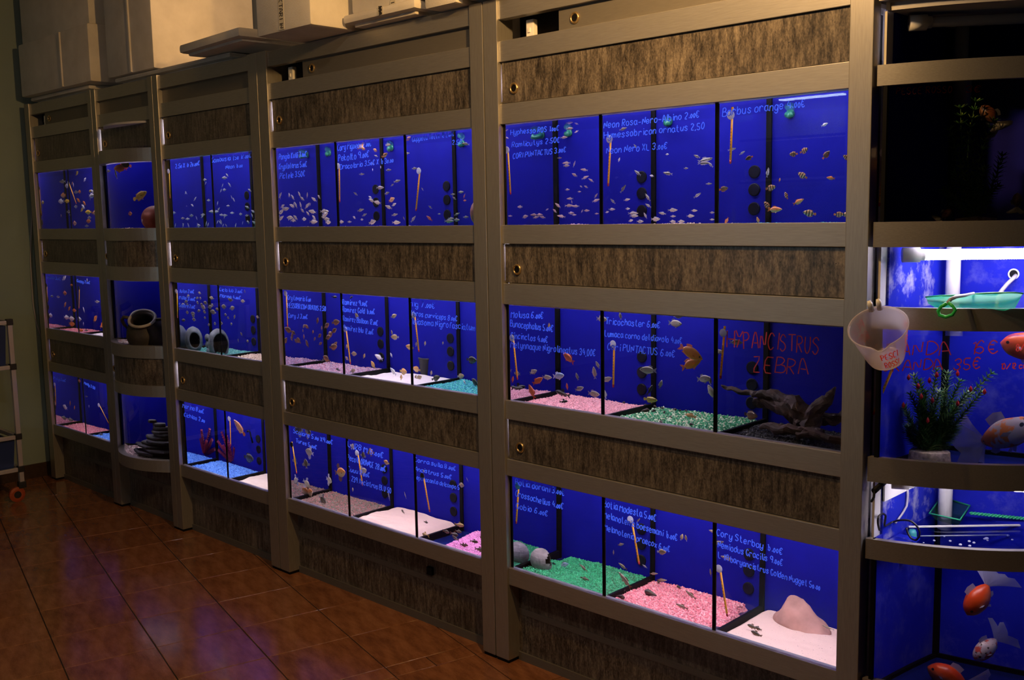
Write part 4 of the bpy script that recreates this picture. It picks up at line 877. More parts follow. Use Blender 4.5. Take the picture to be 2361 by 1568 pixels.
# ------------------------------------------------------------------ single-stroke handwriting: x 0-4, y 0-8 (2 = baseline, 6 = small letters, 8 = capitals)
G = {'A': '02 18 28 42|14 34', 'B': '02 08|08 28 37 36 25 05|25 35 44 43 32 02', 'C': '37 28 18 06 04 12 22 33', 'D': '02 08|08 28 46 44 22 02', 'E': '38 08 02 32|05 25', 'F': '38 08 02|05 25', 'G': '37 28 18 06 04 12 32 34 24',
     'H': '02 08|42 48|05 45', 'I': '12 18', 'J': '38 33 22 12 03', 'K': '02 08|38 05 32', 'L': '08 02 32', 'M': '02 08 25 48 42', 'N': '02 08 32 38', 'O': '18 06 04 12 22 34 36 28 18', 'P': '02 08|08 28 37 36 25 05',
     'Q': '18 06 04 12 22 34 36 28 18|23 41', 'R': '02 08|08 28 37 36 25 05|15 32', 'S': '37 28 18 07 06 25 34 33 22 12 03', 'T': '08 48|28 22', 'U': '08 04 12 22 34 38', 'V': '08 22 48', 'W': '08 12 25 32 48', 'X': '02 38|08 32', 'Y': '08 25 48|25 12', 'Z': '08 38 02 32',
     'a': '35 26 16 05 03 12 22 34|36 33 42', 'b': '08 02|04 16 26 35 33 22 12 03', 'c': '35 26 16 05 03 12 22 33', 'd': '35 26 16 05 03 12 22 34|38 32', 'e': '04 34 35 26 16 05 03 12 22 33', 'f': '37 28 17 12|05 25', 'g': '35 26 16 05 03 12 22 34|36 31 20 10 01', 'h': '08 02|04 16 26 35 32',
     'i': '16 12|18 17', 'j': '26 21 10 01|28 27', 'k': '08 02|26 04 32', 'l': '18 13 22', 'm': '06 02|04 16 25 22|24 36 45 42', 'n': '06 02|04 16 26 35 32', 'o': '16 05 03 12 22 33 35 26 16', 'p': '06 00|04 16 26 35 33 22 12 03', 'q': '35 26 16 05 03 12 22 34|36 30',
     'r': '06 02|04 16 26 35', 's': '35 26 16 05 24 33 22 12 03', 't': '18 13 22 32|06 26', 'u': '06 03 12 22 34|36 32', 'v': '06 12 36', 'w': '06 12 24 32 46', 'x': '02 36|06 32', 'y': '06 03 12 22 34|36 31 20 10 01', 'z': '06 36 02 32',
     '0': '18 06 04 12 22 34 36 28 18', '1': '17 28 22', '2': '07 18 28 37 36 02 32', '3': '07 18 28 37 36 25 15|25 34 33 22 12 03', '4': '28 04 44|36 32', '5': '38 08 05 25 34 33 22 12 03', '6': '37 28 17 04 03 12 22 33 34 25 15 04', '7': '08 38 12', '8': '18 07 06 15 25 34 33 22 12 03 04 15|25 36 37 28 18', '9': '35 25 15 06 07 18 28 37 35 32',
     '€': '37 28 18 06 04 12 22 33|06 26|04 24', '.': '12 13', ',': '12 01', '-': '04 34', '/': '02 48', ' ': ''}
def parse(ch):
    q = G.get(ch, ''); return [[(int(p[0]), int(p[1])) for p in st.split()] for st in q.split('|')] if q else []
def glyph_w(ch): return 2.2 if ch in '., i1lIj' else (5.6 if ch in 'MWmw' else 4.6)
def chaikin(p):
    if len(p) < 3: return p
    q = [p[0]]
    for a, b_ in zip(p, p[1:]): q += [(a[0]*.75+b_[0]*.25, a[1]*.75+b_[1]*.25), (a[0]*.25+b_[0]*.75, a[1]*.25+b_[1]*.75)]
    return q+[p[-1]]
def lettering(txt, p0, p1, h, surf, parent, mat='ink_blue', wpx=1.7, up=(0, -1), nm='price_lettering'):
    rnd = random.Random(hash_s(txt)); strokes = []; x = 0.0
    for ch in txt:
        dy = rnd.uniform(-0.35, 0.35); sk = rnd.uniform(0.02, 0.16)
        small = 0.62 if ch == '0' and '.00' in txt and x > 6 else 1.0
        for st in parse(ch):
            st = [(a+rnd.uniform(-0.18, 0.18), 2+(b_-2)*small+rnd.uniform(-0.18, 0.18)) for a, b_ in st]
            strokes.append([(x+a*small+(b_-2)*sk, b_-2+dy) for a, b_ in chaikin(st)])
        x += glyph_w(ch)*(0.72 if small < 1 else 1)
    tot = max(x, 1); mb = MB(); ux, uy = (p1[0]-p0[0])/tot, (p1[1]-p0[1])/tot; uh = h/6.0
    for st in strokes:
        px = [(p0[0]+a*ux+up[0]*b_*uh, p0[1]+a*uy+up[1]*b_*uh) for a, b_ in st]; rows = []
        for i, q in enumerate(px):
            a, c = px[max(i-1, 0)], px[min(i+1, len(px)-1)]; dx, dy = c[0]-a[0], c[1]-a[1]; l = math.hypot(dx, dy) or 1
            nx, ny = -dy/l*wpx/2, dx/l*wpx/2
            rows.append([surf(q[0]+nx, q[1]+ny), surf(q[0]-nx, q[1]-ny)])
        if len(rows) > 1: mb.loft(rows, False, False, False)
    o = mb.build(nm, mat, parent); o['label'] = 'handwritten %s lettering' % {'ink_blue': 'blue', 'ink_red': 'red', 'ink_black': 'black'}[mat]; return o
def hash_s(s_): return sum((i+1)*ord(c) for i, c in enumerate(s_))
FLAT = lambda x, y: on_y(x, y, 0.0005)+Vector((0, 0.0012, 0))
CUR6 = lambda x, y: on_cyl(x, y, BOW[6][0], BOW[6][1]-0.0212)
TX = [(5, 1, 'Hyphesso ROS 1.00€', 1177, 311, 1290, 301, 12), (5, 1, 'Ramlicutys 2.50€', 1180, 340, 1292, 328, 12), (5, 1, 'CORI PUNTACTUS 3.00€', 1182, 366, 1306, 350, 12),
      (5, 1, 'Neon Rosa-Nero-Albino 2.00€', 1392, 296, 1614, 270, 15), (5, 1, 'Hymessobricon ornatus 2,50', 1392, 320, 1626, 297, 15), (5, 1, 'Neon Nero XL 3.00€', 1398, 354, 1540, 343, 15), (5, 1, 'Barbus orange 4.00€', 1665, 268, 1859, 246, 19),
      (4, 1, 'Pangio Kulli 3.00€', 643, 368, 708, 361, 13), (4, 1, 'Kryptoterus 5.00€', 643, 391, 708, 384, 13), (4, 1, 'Pictele 3.50€', 645, 413, 704, 406, 13), (4, 1, 'Cory Pigmeos 2.00€', 778, 348, 857, 337, 15), (4, 1, 'Pekolto 9.00€', 780, 372, 852, 362, 15),
      (4, 1, 'Dracolario 3.50€ X 10 30.00', 784, 391, 908, 374, 12), (4, 1, 'Guppeta Tette 12 2.00€', 950, 327, 1048, 313, 12), (4, 1, '2.50', 1042, 334, 1066, 331, 10),
      (3, 1, '2.50 X 10 20.00€', 404, 389, 461, 381, 10), (3, 1, 'Gambusia 1,50 12.00€', 487, 375, 580, 363, 11), (3, 1, 'Neon 10.00', 520, 390, 560, 385, 9),
      (5, 2, 'Molusa 6.00€', 1178, 732, 1254, 735, 15), (5, 2, 'Bunocephalus 5.00€', 1176, 753, 1276, 765, 15), (5, 2, 'Cincinctos 4.00€', 1178, 780, 1264, 790, 14), (5, 2, 'Metynnaque Nigrolineatus 34,00€', 1177, 801, 1374, 822, 15),
      (5, 2, 'Tricochaster 6.00€', 1396, 747, 1523, 757, 15), (5, 2, 'Lumaca corno del diavolo 4.00€', 1394, 775, 1574, 793, 14), (5, 2, 'Cori PUNTACTUS 6.00€', 1400, 806, 1558, 824, 16),
      (4, 2, 'Cry Leveris 6.00', 663, 691, 717, 696, 11), (4, 2, 'HESSOBRICON ORATUS 2.50', 663, 709, 752, 718, 11), (4, 2, 'Cory J 3.00€', 664, 732, 710, 736, 10), (4, 2, 'Ramirez 9.00€', 789, 702, 848, 706, 12), (4, 2, 'Ramirez Gold 10.00€', 789, 719, 865, 725, 12), (4, 2, 'Ramirez Balloon 12.00€', 790, 739, 872, 751, 12), (4, 2, 'Ramirez blu 12.00€', 792, 761, 862, 772, 12),
      (4, 2, 'Mig 7.00€', 943, 706, 1004, 712, 14), (4, 2, 'Heros curviceps 8.00€', 948, 728, 1055, 741, 12), (4, 2, 'Cleiasoma Nigrofasciatum 6', 943, 746, 1107, 764, 14),
      (3, 2, 'Aulan 2.00€', 414, 675, 448, 676, 8), (3, 2, 'Mille 3.00€', 413, 690, 451, 694, 8), (3, 2, 'Scalare 2.00€', 413, 707, 450, 712, 8), (3, 2, 'Cicla lub 3.00€', 506, 671, 560, 676, 8), (3, 2, 'Marmo 4.00€', 507, 685, 556, 691, 8),
      (5, 3, 'Botia dorani 3.00€', 1188, 1118, 1303, 1143, 14), (5, 3, 'Crossochelius 4.00€', 1188, 1144, 1300, 1176, 14), (5, 3, 'Gobio 6.00€', 1190, 1172, 1265, 1192, 13), (5, 3, 'Botia Modesta 5.00€', 1392, 1168, 1514, 1203, 16), (5, 3, 'Melanotenia boesemani 10.00€', 1392, 1194, 1563, 1248, 15), (5, 3, 'Melanotenia praecox 6.00€', 1393, 1222, 1546, 1274, 14),
      (5, 3, 'Cory Sterbay 10.00€', 1652, 1234, 1806, 1280, 15), (5, 3, 'Nemiodus Gracilis 9.00€', 1655, 1262, 1806, 1306, 15), (5, 3, 'L 119 baryancistrus Golden Nugget 50.00', 1656, 1287, 1892, 1362, 14),
      (4, 3, 'Scalare 5.00 X9.00€', 676, 998, 768, 1026, 10), (4, 3, 'Tures 5.00€', 682, 1019, 731, 1037, 9), (4, 3, 'L 128 M 6.00€', 802, 1030, 885, 1057, 13), (4, 3, 'Pecolt ORANGE 28.00€', 801, 1061, 890, 1088, 13), (4, 3, 'Cuuu 8.00€', 802, 1086, 853, 1102, 11), (4, 3, 'L 239 Ancistrus BLU 50', 802, 1107, 903, 1138, 12),
      (4, 3, 'Corra sulla 8.00€', 956, 1064, 1052, 1086, 10), (4, 3, 'Ancistrus 5.00€', 957, 1085, 1042, 1106, 10), (4, 3, 'Leporacanto delcampo 5', 955, 1104, 1060, 1130, 10),
      (3, 3, 'Marina 8.00€', 421, 940, 471, 954, 10), (3, 3, 'Cichlas 2.00', 424, 960, 473, 975, 9), (1, 2, 'Oranda 3.00€', 108, 642, 140, 646, 6), (1, 2, 'Guppy 2.00€', 177, 650, 208, 655, 6), (1, 3, 'Platy 3.00€', 124, 874, 152, 881, 6), (1, 3, 'Molly 2.50', 194, 885, 220, 899, 6)]
for k, tier, s_, x0, y0, x1, y1, h in TX:
    lettering(s_, (x0, y0), (x1, y1), h, FLAT, TANK[(k, tier)], 'ink_blue', 1.9 if k > 4 else 1.6)
lettering('HYPANCISTRUS', (1676, 800), (1892, 815), 38, FLAT, TANK[(5, 2)], 'ink_red', 2.6)
lettering('ZEBRA', (1734, 858), (1866, 864), 36, FLAT, TANK[(5, 2)], 'ink_red', 2.6)
lettering('PESCE ROSSO', (2066, 218), (2198, 213), 15, CUR6, TANK[(6, 1)], 'ink_red', 2.2); lettering('3€', (2226, 214), (2266, 212), 15, CUR6, TANK[(6, 1)], 'ink_red', 2.2)
for s_, x0, y0, x1, y1, h, w_ in (('ORANDA', 2010, 824, 2196, 817, 30, 2.8), ('16€', 2232, 817, 2310, 814, 30, 2.8), ('ORANDA', 2034, 858, 2176, 851, 24, 2.8), ('35€', 2198, 853, 2266, 851, 26, 2.8), ('8/10 cm', 2343, 810, 2400, 808, 16, 2.6), ('10/12 cm', 2306, 851, 2372, 849, 13, 2.6)):
    lettering(s_, (x0, y0), (x1, y1), h, CUR6, TANK[(6, 2)], 'ink_red', w_)
# red writing round the jug: same words on its two sides
def jug_writing(txt, a0, a1, h0, hh):
    rnd = random.Random(3); mb = MB(); x = 0
    tot = sum(glyph_w(c) for c in txt)
    for ch in txt:
        for st in parse(ch):
            st = chaikin([(a+rnd.uniform(-.15, .15), b_+rnd.uniform(-.15, .15)) for a, b_ in st]); q = [(a0+(a1-a0)*(x+a)/tot, h0+hh*(b_-2)/6) for a, b_ in st]; rows = []
            for i, (aa, h_) in enumerate(q):
                p, n_ = q[max(i-1, 0)], q[min(i+1, len(q)-1)]; dx, dy = (n_[0]-p[0])*0.065, (n_[1]-p[1])*JH; l = math.hypot(dx, dy) or 1; wx, wy = -dy/l*0.0013, dx/l*0.0013
                rows.append([jug_pt(aa+wx/0.065, h_+wy/JH, 0.0012), jug_pt(aa-wx/0.065, h_-wy/JH, 0.0012)])
            if len(rows) > 1: mb.loft(rows, False, False, False)
        x += glyph_w(ch)
    o = mb.build('red_writing', 'ink_red', jt); o['label'] = 'red handwritten words'
jug_writing('PESCI', -0.70, 0.25, 0.60, 0.24); jug_writing('ROSSI', -0.70, 0.25, 0.28, 0.24)
jug_writing('PESCI', -1.85, -1.15, 0.46, 0.22); jug_writing('ROSSI', -1.80, -1.10, 0.14, 0.22)
jug_writing('PESCI', 2.0, 2.9, 0.62, 0.22); jug_writing('ROSSI', 2.0, 2.9, 0.32, 0.22)
# ------------------------------------------------------------------ thermometers
def thermometer(a, b_, lab, cup='cup_white', surf=None, over=0.0, grp='tank thermometers'):
    S = surf or (lambda x, y: wet_y(x, y, 0.014)); p, q = S(*a), S(*b_)
    t = thing('thermometer', lab, 'thermometer', p, grp); d_ = (q-p).normalized(); L_ = (q-p).length
    s_ = d_.cross(Vector((0, 1, 0))).normalized(); mb = MB(); mb.tube([p-d_*over, q-d_*0.010], 0.0034, 8); mb.build('glass_tube', 'thermo', t, True)
    mb = MB(); mb.tube([q-d_*0.0101, q-d_*0.003, q], [0.0034, 0.0034, 0.0014], 8); mb.build('bulb_tip', 'thermo_red', t, True)
    mb = MB()
    for i in range(9): c = p+d_*(L_*(0.28+0.065*i)); mb.box(c.x-0.0016, c.x+0.0016, c.y-0.0039, c.y-0.0033, c.z-0.0005, c.z+0.0005)
    mb.build('scale_marks', 'thermo_ink', t)
    mb = MB(); mb.lathe([(0.0002, 0.002), (0.005, 0.001), (0.0085, -0.003), (0.0115, -0.0085), (0.0118, -0.0095), (0.010, -0.009), (0.0002, -0.0085)], p, 16, 'y'); mb.build('suction_cup', cup, t, True)
for a, b_, l, c, ov in [((1171, 346), (1177, 449), 'yellow thermometer below the CORI PUNTACTUS lettering beside the double post', 'cup_white', 0), ((1408, 321), (1402, 430), 'yellow thermometer hanging under the Rosa-Nero-Albino lettering', 'cup_white', 0), ((1688, 266), (1684, 378), 'yellow thermometer starting at the Barbus orange lettering', 'cup_white', 0.022),
        ((1183, 779), (1193, 876), 'yellow thermometer over pale pink gravel beside the double post', 'cup_white', 0), ((1416, 793), (1414, 894), 'yellow thermometer below the Lumaca lettering', 'cup_white', 0), ((1670, 767), (1661, 874), 'yellow thermometer beside the red HYPANCISTRUS lettering', 'cup_white', 0.018),
        ((1196, 1120), (1190, 1208), 'thermometer with teal suction cup beside the double post', 'cup_teal', 0), ((1456, 1197), (1474, 1302), 'tilted yellow thermometer among the Melanotenia lettering', 'cup_white', 0), ((1660, 1310), (1677, 1422), 'yellow thermometer over the bare patch beside pale sand', 'cup_white', 0),
        ((782, 383), (783, 467), 'yellow thermometer under the Pekolto lettering', 'cup_white', 0), ((968, 394), (959, 487), 'yellow thermometer beside three overflow holes under Tette lettering', 'cup_white', 0),
        ((660, 676), (663, 754), 'yellow thermometer at the post end of the mauve gravel tank', 'cup_white', 0), ((798, 759), (808, 840), 'yellow thermometer below the Ramirez lettering', 'cup_white', 0), ((956, 726), (966, 812), 'yellow thermometer above the small potted plant', 'cup_white', 0),
        ((674, 1025), (684, 1092), 'thermometer with black cup beside the post in the angelfish tank', 'cup_black', 0.012), ((825, 1044), (836, 1120), 'yellow thermometer amid the Pecolt Orange lettering', 'cup_white', 0), ((976, 1097), (991, 1181), 'thermometer with black cup above the cream sand edge', 'cup_black', 0),
        ((390, 395), (392, 458), 'yellow thermometer in the top tank of the narrow middle bay', 'cup_white', 0), ((408, 672), (409, 733), 'yellow thermometer above the grey resin cave', 'cup_white', 0), ((530, 965), (532, 1028), 'yellow thermometer before the pink coral plant', 'cup_white', 0), ((606, 670), (609, 730), 'thermometer almost hidden by the post in the cave tank', 'cup_white', 0),
        ((159, 422), (176, 470), 'tilted yellow thermometer in the top tank by the side wall', 'cup_white', 0), ((91, 434), (95, 496), 'dim thermometer at the wall end of the top tank', 'cup_black', 0), ((183, 664), (182, 712), 'thermometer with dark cup in the rose and white tank', 'cup_black', 0), ((127, 886), (129, 936), 'yellow thermometer at the wall end of the bottom tank', 'cup_white', 0), ((229, 934), (251, 977), 'tilted yellow thermometer over pale blue gravel', 'cup_white', 0), ((108, 658), (109, 705), 'dim thermometer at the wall end of the rose gravel tank', 'cup_black', 0)]:
    thermometer(a, b_, l, c, None, ov)
S6 = lambda x, y: wet_cyl(x, y, BOW[6][0], BOW[6][1]-0.02, 0.016)
thermometer((2063, 838), (2012, 957), 'slanting orange thermometer under the plastic jug', 'cup_white', S6)
thermometer((2041, 352), (2026, 476), 'dim thermometer in the unlit PESCE ROSSO tank', 'cup_white', S6)
# ------------------------------------------------------------------ fish
def fish_mat(name, back, belly, stripe=None, sx=(0, 0), dim=0.75, nstripe=0, blotch=None, sheen=0.35, hstripe=None):
    back, belly = tuple(c*dim for c in back), tuple(c*dim for c in belly)
    m, nt, out = new_mat(name); b = nd(nt, 'ShaderNodeBsdfPrincipled'); tc = nd(nt, 'ShaderNodeTexCoord'); sp = nd(nt, 'ShaderNodeSeparateXYZ'); nt.links.new(tc.outputs['Object'], sp.inputs[0])
    mz = nd(nt, 'ShaderNodeMapRange'); mz.inputs[1].default_value = -0.16; mz.inputs[2].default_value = 0.16; nt.links.new(sp.outputs[2], mz.inputs[0])
    col = ramp(nt, mz.outputs[0], [(0.25, belly), (0.7, back)])
    if nstripe:
        mu = nd(nt, 'ShaderNodeMath', operation='MULTIPLY_ADD'); mu.inputs[1].default_value = nstripe*6.283; mu.inputs[2].default_value = 1.1; nt.links.new(sp.outputs[0], mu.inputs[0])
        si = nd(nt, 'ShaderNodeMath', operation='SINE'); nt.links.new(mu.outputs[0], si.inputs[0]); gt = nd(nt, 'ShaderNodeMath', operation='GREATER_THAN'); gt.inputs[1].default_value = 0.25; nt.links.new(si.outputs[0], gt.inputs[0])
        mx = nd(nt, 'ShaderNodeMixRGB'); mx.inputs[2].default_value = c4(stripe); nt.links.new(gt.outputs[0], mx.inputs[0]); nt.links.new(col, mx.inputs[1]); col = mx.outputs[0]
    if hstripe:
        ab = nd(nt, 'ShaderNodeMath', operation='SUBTRACT'); ab.inputs[1].default_value = hstripe[0]; nt.links.new(sp.outputs[2], ab.inputs[0]); aa = nd(nt, 'ShaderNodeMath', operation='ABSOLUTE'); nt.links.new(ab.outputs[0], aa.inputs[0])
        lt = nd(nt, 'ShaderNodeMath', operation='LESS_THAN'); lt.inputs[1].default_value = hstripe[1]; nt.links.new(aa.outputs[0], lt.inputs[0])
        mx = nd(nt, 'ShaderNodeMixRGB'); mx.inputs[2].default_value = c4(hstripe[2]); nt.links.new(lt.outputs[0], mx.inputs[0]); nt.links.new(col, mx.inputs[1]); col = mx.outputs[0]
    if blotch:
        for cb, sc, th, of in blotch:
            mp_ = nd(nt, 'ShaderNodeMapping'); mp_.inputs['Location'].default_value = (of, of*0.7, 0); nt.links.new(tc.outputs['Object'], mp_.inputs[0])
            nz = noise_tex(nt, mp_.outputs[0], sc, 3); f_ = ramp(nt, nz, [(th, (0, 0, 0)), (th+0.05, (1, 1, 1))]); mx = nd(nt, 'ShaderNodeMixRGB'); mx.inputs[2].default_value = c4(cb); nt.links.new(f_, mx.inputs[0]); nt.links.new(col, mx.inputs[1]); col = mx.outputs[0]
    # dark eye
    ex = nd(nt, 'ShaderNodeVectorMath', operation='MULTIPLY'); ex.inputs[1].default_value = (1, 0, 1); nt.links.new(tc.outputs['Object'], ex.inputs[0])
    dv_ = nd(nt, 'ShaderNodeVectorMath', operation='DISTANCE'); dv_.inputs[1].default_value = (0.385, 0, 0.035); nt.links.new(ex.outputs[0], dv_.inputs[0])
    le = nd(nt, 'ShaderNodeMath', operation='LESS_THAN'); le.inputs[1].default_value = 0.028; nt.links.new(dv_.outputs['Value'], le.inputs[0])
    mx = nd(nt, 'ShaderNodeMixRGB'); mx.inputs[2].default_value = (0.01, 0.01, 0.01, 1); nt.links.new(le.outputs[0], mx.inputs[0]); nt.links.new(col, mx.inputs[1])
    nt.links.new(mx.outputs[0], b.inputs['Base Color']); b.inputs['Roughness'].default_value = sheen; nt.links.new(b.outputs[0], out.inputs[0])
def fish_mesh(name, bmat, fmat, depth=0.13, width=0.07, hump=0.45, tail='fork', th=0.13, dorsal=(0.12, -0.12, 0.09), anal=(-0.02, -0.2, 0.07), ped=0.035, thread=0.0, pect=0.1, bulge=0.0):
    mb = MB(); rings = []; M_, N_ = 14, 10
    def hz(u):                                   # u 0 tail root .. 1 nose
        e = math.sin(math.pi*min(1, max(0, u))**(math.log(0.5)/math.log(hump if hump > 0.2 else 0.45)))
        return ped*(1-u)+depth*max(e, 0)**0.8*(1 if u < 0.98 else 0.7)+0.012*u+(bulge*math.exp(-((u-0.85)/0.12)**2))
    for i in range(M_+1):
        u = i/M_; x = -0.3+0.8*u; h = hz(u) if i < M_ else 0.01; w = (0.012+width*math.sin(math.pi*min(u*0.9+0.05, 1))**0.8) if i < M_ else 0.008
        rings.append([(x, w*math.cos(2*math.pi*k/N_), h*math.sin(2*math.pi*k/N_)) for k in range(N_)])
    mb.loft(rings); mb.mi = 1
    def fin(pts, t=0.004):
        n = len(pts); cx = sum(p[0] for p in pts)/n; cz = sum(p[2] for p in pts)/n; cyv = sum(p[1] for p in pts)/n
        a = [(p[0], p[1]+t*0.15, p[2]) for p in pts]+[(cx, cyv+t, cz)]; b2 = [(p[0], p[1]-t*0.15, p[2]) for p in pts]+[(cx, cyv-t, cz)]
        mb.add(a+b2, [(i, (i+1) % n, n) for i in range(n)]+[(n+1+(i+1) % n, n+1+i, 2*n+1) for i in range(n)])
    if tail == 'fork': fin([(-0.28, 0, ped*0.8), (-0.4, 0, th*0.8), (-0.5, 0, th), (-0.42, 0, 0.0), (-0.5, 0, -th), (-0.4, 0, -th*0.8), (-0.28, 0, -ped*0.8)])
    elif tail == 'round': fin([(-0.28, 0, ped*0.8), (-0.4, 0, th*0.85), (-0.48, 0, th*0.7), (-0.51, 0, 0), (-0.48, 0, -th*0.7), (-0.4, 0, -th*0.85), (-0.28, 0, -ped*0.8)])
    elif tail == 'fan':
        for s_ in (-1, 1):
            NA, NB = 9, 6; g0 = len(mb.v)
            for ia in range(NA+1):
                an = R(58-112*ia/NA); ln_ = th*(2.0+0.55*math.cos(ia/NA*2*math.pi*1.0)+0.10*math.sin(ia*2.1))
                for ib in range(NB+1):
                    u = ib/NB; q_ = u*ln_; mb.v.append((-0.27-q_*math.cos(an)*(1-0.12*u), s_*(0.01+0.32*q_*u**0.6+0.012*math.sin(ia*1.7+u*3)), 0.03*(1-u)*(1-2*ia/NA)+q_*math.sin(an)*0.95-0.05*u*u))
            for ia in range(NA):
                for ib in range(NB): a_ = g0+ia*(NB+1)+ib; mb.f.append((a_, a_+1, a_+NB+2, a_+NB+1)); mb.m.append(1)
    if dorsal:
        a, e, h = dorsal; za = hz((a+0.3)/0.8)*0.9; ze = hz((e+0.3)/0.8)*0.9
        fin([(a, 0, za), (a-0.03, 0, za+h*0.75), ((a+e)/2-0.03, 0, (za+ze)/2+h), (e-0.05, 0, ze+h*0.8), (e-0.01, 0, ze+h*0.1), (e, 0, ze)])
    if anal:
        a, e, h = anal; za = -hz((a+0.3)/0.8)*0.9; ze = -hz((e+0.3)/0.8)*0.9
        fin([(a, 0, za), (a-0.02, 0, za-h*0.7), ((a+e)/2-0.04, 0, (za+ze)/2-h), (e-0.05, 0, ze-h*0.7), (e, 0, ze)])
    if thread:
        fin([(0.17, 0.01, -depth*0.8), (0.10, 0.015, -depth-thread*0.5), (-0.03, 0.02, -depth-thread), (0.13, 0.015, -depth*0.9)], 0.003)
    for s_ in (-1, 1):
        w = width*0.95; fin([(0.24, s_*w, -0.02), (0.17, s_*(w+pect*0.5), 0.0), (0.12, s_*(w+pect*0.6), -0.04), (0.18, s_*(w+pect*0.2), -0.06)], 0.002)
        if pect > 0.05: fin([(0.14, s_*0.02, -hz(0.55)*0.9), (0.07, s_*0.05, -hz(0.5)-0.06), (0.03, s_*0.045, -hz(0.45)-0.03), (0.08, s_*0.02, -hz(0.5)*0.9)], 0.002)
    return mb.mesh(name, [bmat, fmat], True)
def finm(n, c, tr=0.35): tri(n, c, 0.5, 0.4, tr)
finm('fin_clear', (0.55, 0.55, 0.62), 0.55); finm('fin_orange', (0.7, 0.22, 0.04)); finm('fin_grey', (0.3, 0.3, 0.33), 0.4); finm('fin_dark', (0.04, 0.04, 0.045), 0.2); finm('fin_white', (0.72, 0.7, 0.82), 0.4); finm('fin_brown', (0.25, 0.12, 0.06)); finm('fin_yellow', (0.7, 0.5, 0.08)); finm('fin_red', (0.5, 0.06, 0.03))
K = {}
def kind(key, nm, desc, cat, back, belly, fin, shape, **mk):
    fish_mat('fish_'+key, back, belly, **mk); K[key] = (nm, desc, cat, fish_mesh(nm, 'fish_'+key, fin, **shape))
SL = dict(depth=0.095, width=0.055, ped=0.03, th=0.10); MD = dict(depth=0.15, width=0.07, ped=0.045, th=0.13); DP = dict(depth=0.21, width=0.07, ped=0.05, th=0.13, dorsal=(0.16, -0.2, 0.09), anal=(0.02, -0.22, 0.09), tail='round')
GO = dict(depth=0.17, width=0.06, ped=0.04, th=0.14, dorsal=(0.0, -0.2, 0.1), anal=(0.18, -0.27, 0.06), tail='fork'); CI = dict(depth=0.135, width=0.07, ped=0.05, th=0.11, dorsal=(0.22, -0.22, 0.07), anal=(-0.02, -0.2, 0.07), tail='round')
kind('pink', 'tetra_fish', 'small pinkish slender fish', 'fish', (0.45, 0.27, 0.26), (0.75, 0.55, 0.52), 'fin_clear', SL)
kind('penguin', 'tetra_fish', 'slim white fish with black line', 'fish', (0.35, 0.33, 0.28), (0.85, 0.82, 0.78), 'fin_clear', SL, hstripe=(-0.012, 0.022, (0.01, 0.01, 0.01)))
kind('silver', 'silver_fish', 'small silver-pink fish', 'fish', (0.45, 0.38, 0.34), (0.85, 0.72, 0.66), 'fin_clear', dict(depth=0.12, width=0.06, ped=0.03, th=0.1), sheen=0.25)
kind('grey', 'grey_fish', 'small grey-brown fish', 'fish', (0.16, 0.14, 0.11), (0.42, 0.36, 0.28), 'fin_clear', SL)
kind('gold', 'gold_fish', 'small golden-orange fish', 'fish', (0.70, 0.30, 0.10), (0.85, 0.55, 0.32), 'fin_orange', MD)
kind('white', 'white_fish', 'small white fish', 'fish', (0.85, 0.82, 0.82), (0.9, 0.88, 0.88), 'fin_white', MD)
kind('tiger', 'tiger_barb', 'orange barb with black bars', 'fish', (0.62, 0.30, 0.10), (0.72, 0.5, 0.3), 'fin_orange', DP, stripe=(0.01, 0.01, 0.01), nstripe=4.6)
kind('darkbarb', 'dark_barb', 'blackish barb', 'fish', (0.035, 0.03, 0.02), (0.16, 0.10, 0.05), 'fin_orange', DP)
kind('orange', 'orange_barb', 'plain orange barb', 'fish', (0.80, 0.24, 0.05), (0.85, 0.42, 0.16), 'fin_orange', MD)
kind('neon', 'neon_fish', 'tiny silvery fish', 'fish', (0.35, 0.33, 0.36), (0.75, 0.72, 0.75), 'fin_clear', SL, sheen=0.2)
kind('yellow', 'yellow_cichlid', 'yellow cichlid', 'fish', (0.85, 0.50, 0.03), (0.85, 0.60, 0.08), 'fin_yellow', CI)
kind('platy', 'orange_platy', 'bright orange stubby fish', 'fish', (0.80, 0.19, 0.03), (0.85, 0.28, 0.05), 'fin_orange', MD)
kind('redsl', 'red_fish', 'slim red fish', 'fish', (0.48, 0.09, 0.04), (0.55, 0.18, 0.09), 'fin_red', SL)
kind('brownor', 'brown_tetra', 'brown-orange deep-bodied small fish', 'fish', (0.16, 0.065, 0.03), (0.42, 0.17, 0.07), 'fin_brown', DP)
kind('ram', 'dwarf_cichlid', 'buff dwarf cichlid with a dark spot', 'fish', (0.38, 0.26, 0.13), (0.60, 0.45, 0.26), 'fin_clear', DP, blotch=[((0.03, 0.025, 0.02), 7, 0.66, 0.3)])
kind('ramgold', 'dwarf_cichlid', 'golden dwarf cichlid', 'fish', (0.72, 0.36, 0.10), (0.80, 0.52, 0.24), 'fin_yellow', DP)
kind('convict', 'dark_cichlid', 'dark barred cichlid', 'fish', (0.04, 0.04, 0.035), (0.15, 0.14, 0.10), 'fin_dark', DP, stripe=(0.008, 0.008, 0.008), nstripe=6)
kind('discus', 'young_scalare', 'small greyish disc-shaped fish', 'fish', (0.20, 0.16, 0.11), (0.42, 0.34, 0.26), 'fin_grey', DP)
kind('gouramir', 'red_gourami', 'red-orange gourami', 'fish', (0.50, 0.10, 0.03), (0.65, 0.16, 0.06), 'fin_red', GO)
kind('gouramio', 'orange_gourami', 'large orange gourami', 'fish', (0.58, 0.20, 0.04), (0.70, 0.30, 0.03), 'fin_orange', GO)
